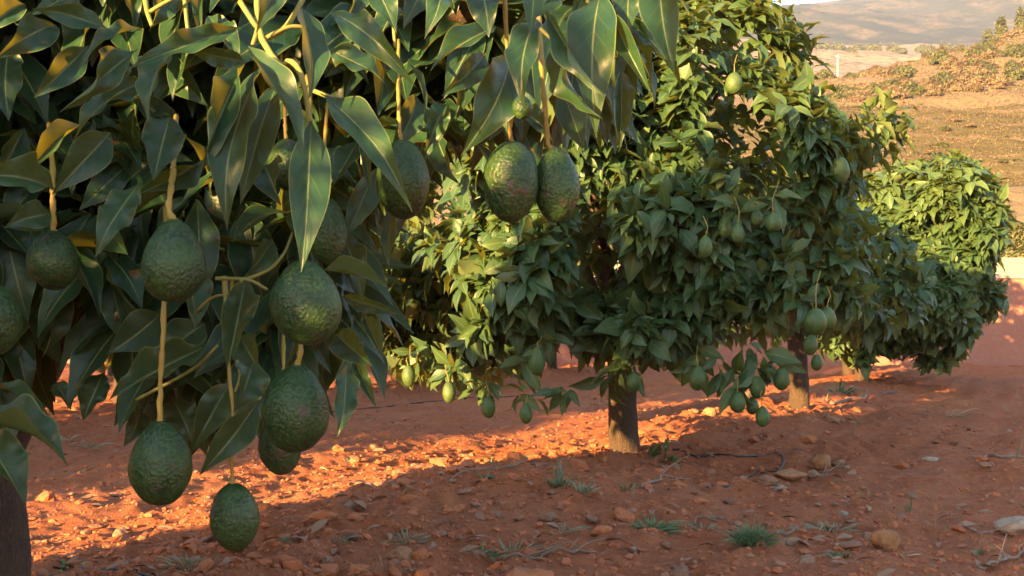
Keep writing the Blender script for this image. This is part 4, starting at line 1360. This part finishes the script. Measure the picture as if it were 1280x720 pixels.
g = np.random.default_rng(91)
n_d = 0
while n_d < 270:
    px = 1012 + 300 * g.random()
    a = (px - CX) / F
    d = g.uniform(119, 200)
    if vnoise(np.array([a * 60]), np.array([d * 0.06]), seed=95)[0] < -0.35:
        continue
    isg = g.random() < 0.34
    me = (grn if isg else dry)[int(g.integers(2))]
    o = bpy.data.objects.new('green_shrub' if isg else 'dry_shrub', me)
    COL.objects.link(o)
    s = g.uniform(0.7, 1.7)
    o.location = (a * d, d, hz(a, d) - 0.1)
    o.scale = (s * 1.2, s * 1.2, s)
    o.rotation_euler = (0, 0, g.uniform(0, 6.28))
    tag(o, 'green shrub on the sunlit dry hillside' if isg else 'brown dry shrub on the sunlit hillside above the terraces', 'shrub', 'green shrubs on the hillside' if isg else 'dry shrubs on the hillside')
    n_d += 1
for n in range(26):   # small tufts along the terraces
    a = (1140 + 140 * g.random() - CX) / F
    d = g.uniform(72, 114)
    o = bpy.data.objects.new('terrace_shrub', grn[n % 2] if g.random() < 0.6 else dry[n % 2])
    COL.objects.link(o)
    s = g.uniform(0.25, 0.6)
    o.location = (a * d, d, hz(a, d) - 0.05)
    o.scale = (s * 1.6, s * 1.6, s)
    o.rotation_euler = (0, 0, g.uniform(0, 6.28))
    tag(o, 'low tuft growing on the edge of a hillside terrace', 'shrub', 'low tufts on the terraces')


def hill_tree(px, py_foot, w, h, d, label, seed, z=None, mat='bush_green', n=420, name='hill_tree', trunk=0.25, leafl=None):
    a = (px - CX) / F
    z = hz(a, d) if z is None else z
    Wd, Hh = w / F * d, h / F * d
    root = empty(name, (a * d, d, z))
    tag(root, label, 'tree')
    me = bush_mesh('crown', seed, n, Wd, Hh * (1 - trunk * 0.5), leafl or max(Wd, Hh) * 0.085, Hh * trunk * 0.5)
    link('crown', me, M[mat], root)
    b = Buf()
    b.add(*tube(smooth_path([(0, 0, -0.4), (0.05, 0, Hh * 0.3), (0, 0, Hh * 0.6)], 8), np.linspace(Hh * 0.035, Hh * 0.015, 8), 7))
    link('trunk', b.mesh('trunk'), M['bark'], root)
    return root


hill_tree(1252, 75, 13, 46, 190, 'slim upright green tree on the hillside crest', 401)
hill_tree(1276, 45, 16, 36, 200, 'dark upright tree on the crest at the right edge', 402)
hill_tree(1152, 55, 28, 24, 215, 'rounded green tree standing at the crest left of the slim one', 403)
hill_tree(1235, 48, 16, 14, 205, 'small round green tree on the crest between the rounded and the slim one', 404)
for n, (px, py, w, h, d) in enumerate([(1222, 60, 34, 22, 150), (1270, 66, 30, 22, 150), (1174, 95, 34, 20, 160)]):
    hill_tree(px, py, w, h, d, ['broad olive green bush under the slim upright tree', 'olive green bush on the slope at the right edge', 'olive green bush on the slope above the far reach of the branch'][n], 410 + n, name='hill_bush')
for n, (px, w, h, d, lab) in enumerate([(1238, 90, 130, 52, 'grey green tree behind the white parapet at the right'), (1285, 84, 100, 49, 'leafy green tree behind the parapet cut by the right edge'), (1200, 64, 110, 54, 'dark green tree just right of the sunlit rear crown')]):
    z = hz((px - CX) / F, d)
    hill_tree(px, 0, w, h, d, lab, 420 + n, None, 'bush_green', 900, 'parapet_tree', 0.15, 0.32)
# trees along the distant slope
g = np.random.default_rng(97)
for n in range(40):
    px = 985 + 330 * g.random()
    d = g.uniform(470, 590)
    z = float(np.interp(d, [260, 330, 480, 620], [30, img(110, 330), img(62, 480), img(58, 620)])) - 2
    s = g.uniform(2.0, 5.0)
    o = bpy.data.objects.new('distant_tree', grn[n % 2])
    COL.objects.link(o)
    o.location = ((px - CX) / F * d, d, z)
    o.scale = (s, s, s)
    o.rotation_euler = (0, 0, n)
    tag(o, 'hazy dark green tree on the distant slope below the mountain', 'tree', 'trees on the distant slope')
# dry scrub and grass that covers the slope
g = np.random.default_rng(99)
n = 8500
A_ = (980 + 330 * g.random(n) - CX) / F
D_ = g.uniform(114, 212, n)
C = np.stack([A_ * D_, D_, hill_z(A_, D_) + 0.05], 1)
b = Buf()
b.add(*whorls(C, np.tile([0, 0, 1.0], (n, 1)) + g.normal(0, 0.3, (n, 3)), 5, 0.26, 0.08, (0.3, 0.6), 2, 2, (-0.5, 0.2), g, 0.1))
A2 = (1040 + 270 * g.random(14000) - CX) / F
D2 = g.uniform(67, 116, 14000)
k2 = hill_tint(A2, D2) > 0.8
A2, D2 = A2[k2][:3500], D2[k2][:3500]
C = np.stack([A2 * D2, D2, hill_z(A2, D2) + 0.02], 1)
b.add(*whorls(C, np.tile([0, 0, 1.0], (len(C), 1)) + g.normal(0, 0.3, (len(C), 3)), 5, 0.17, 0.05, (0.3, 0.6), 2, 2, (-0.5, 0.2), g, 0.0))
bg = Buf()
A3, D3 = (980 + 330 * g.random(2600) - CX) / F, g.uniform(112, 212, 2600)
k3 = vnoise(A3 * D3 * 0.12, D3 * 0.12, seed=44) > 0.05
C = np.stack([A3 * D3, D3, hill_z(A3, D3) + 0.1], 1)[k3]
bg.add(*whorls(C, np.tile([0, 0, 1.0], (len(C), 1)) + g.normal(0, 0.3, (len(C), 3)), 6, 0.3, 0.08, (0.3, 0.6), 2, 2, (-0.5, 0.2), g, 0.0))
tag(link('green_hillside_scrub', bg.mesh('green_hillside_scrub'), M['bush_green']), kind='stuff')
tag(link('hillside_scrub', b.mesh('hillside_scrub'), M['bush_dry']), kind='stuff')
# utility pole on the hill
a = (1047 - CX) / F
d = 205
b = Buf()
b.add(*tube(smooth_path([(0, 0, -0.5), (0, 0, 2.5), (0.03, 0, 5.2)], 10), np.linspace(0.16, 0.10, 10), 8))
b.add(*box(-0.45, 0.45, -0.06, 0.06, 4.75, 4.87))
o = link('utility_pole', b.mesh('utility_pole'), M['pole'])
o.location = (a * d, d, hz(a, d))
tag(o, 'slender white pole standing on the hillside left of the crest trees', 'pole')

# ------------------------------------------------------------------ the air
k = NT('haze')
vol = k.n('VolumePrincipled', {'Color': (0.34, 0.52, 1.0, 1), 'Density': 0.00027, 'Anisotropy': 0.0})
k.t.links.new(vol.outputs[0], k.out.inputs['Volume'])
b = Buf()
b.add(*box(-4100, 4100, -4100, 4100, -2.0, 440))
tag(link('haze', b.mesh('haze', False), k.m), kind='stuff')
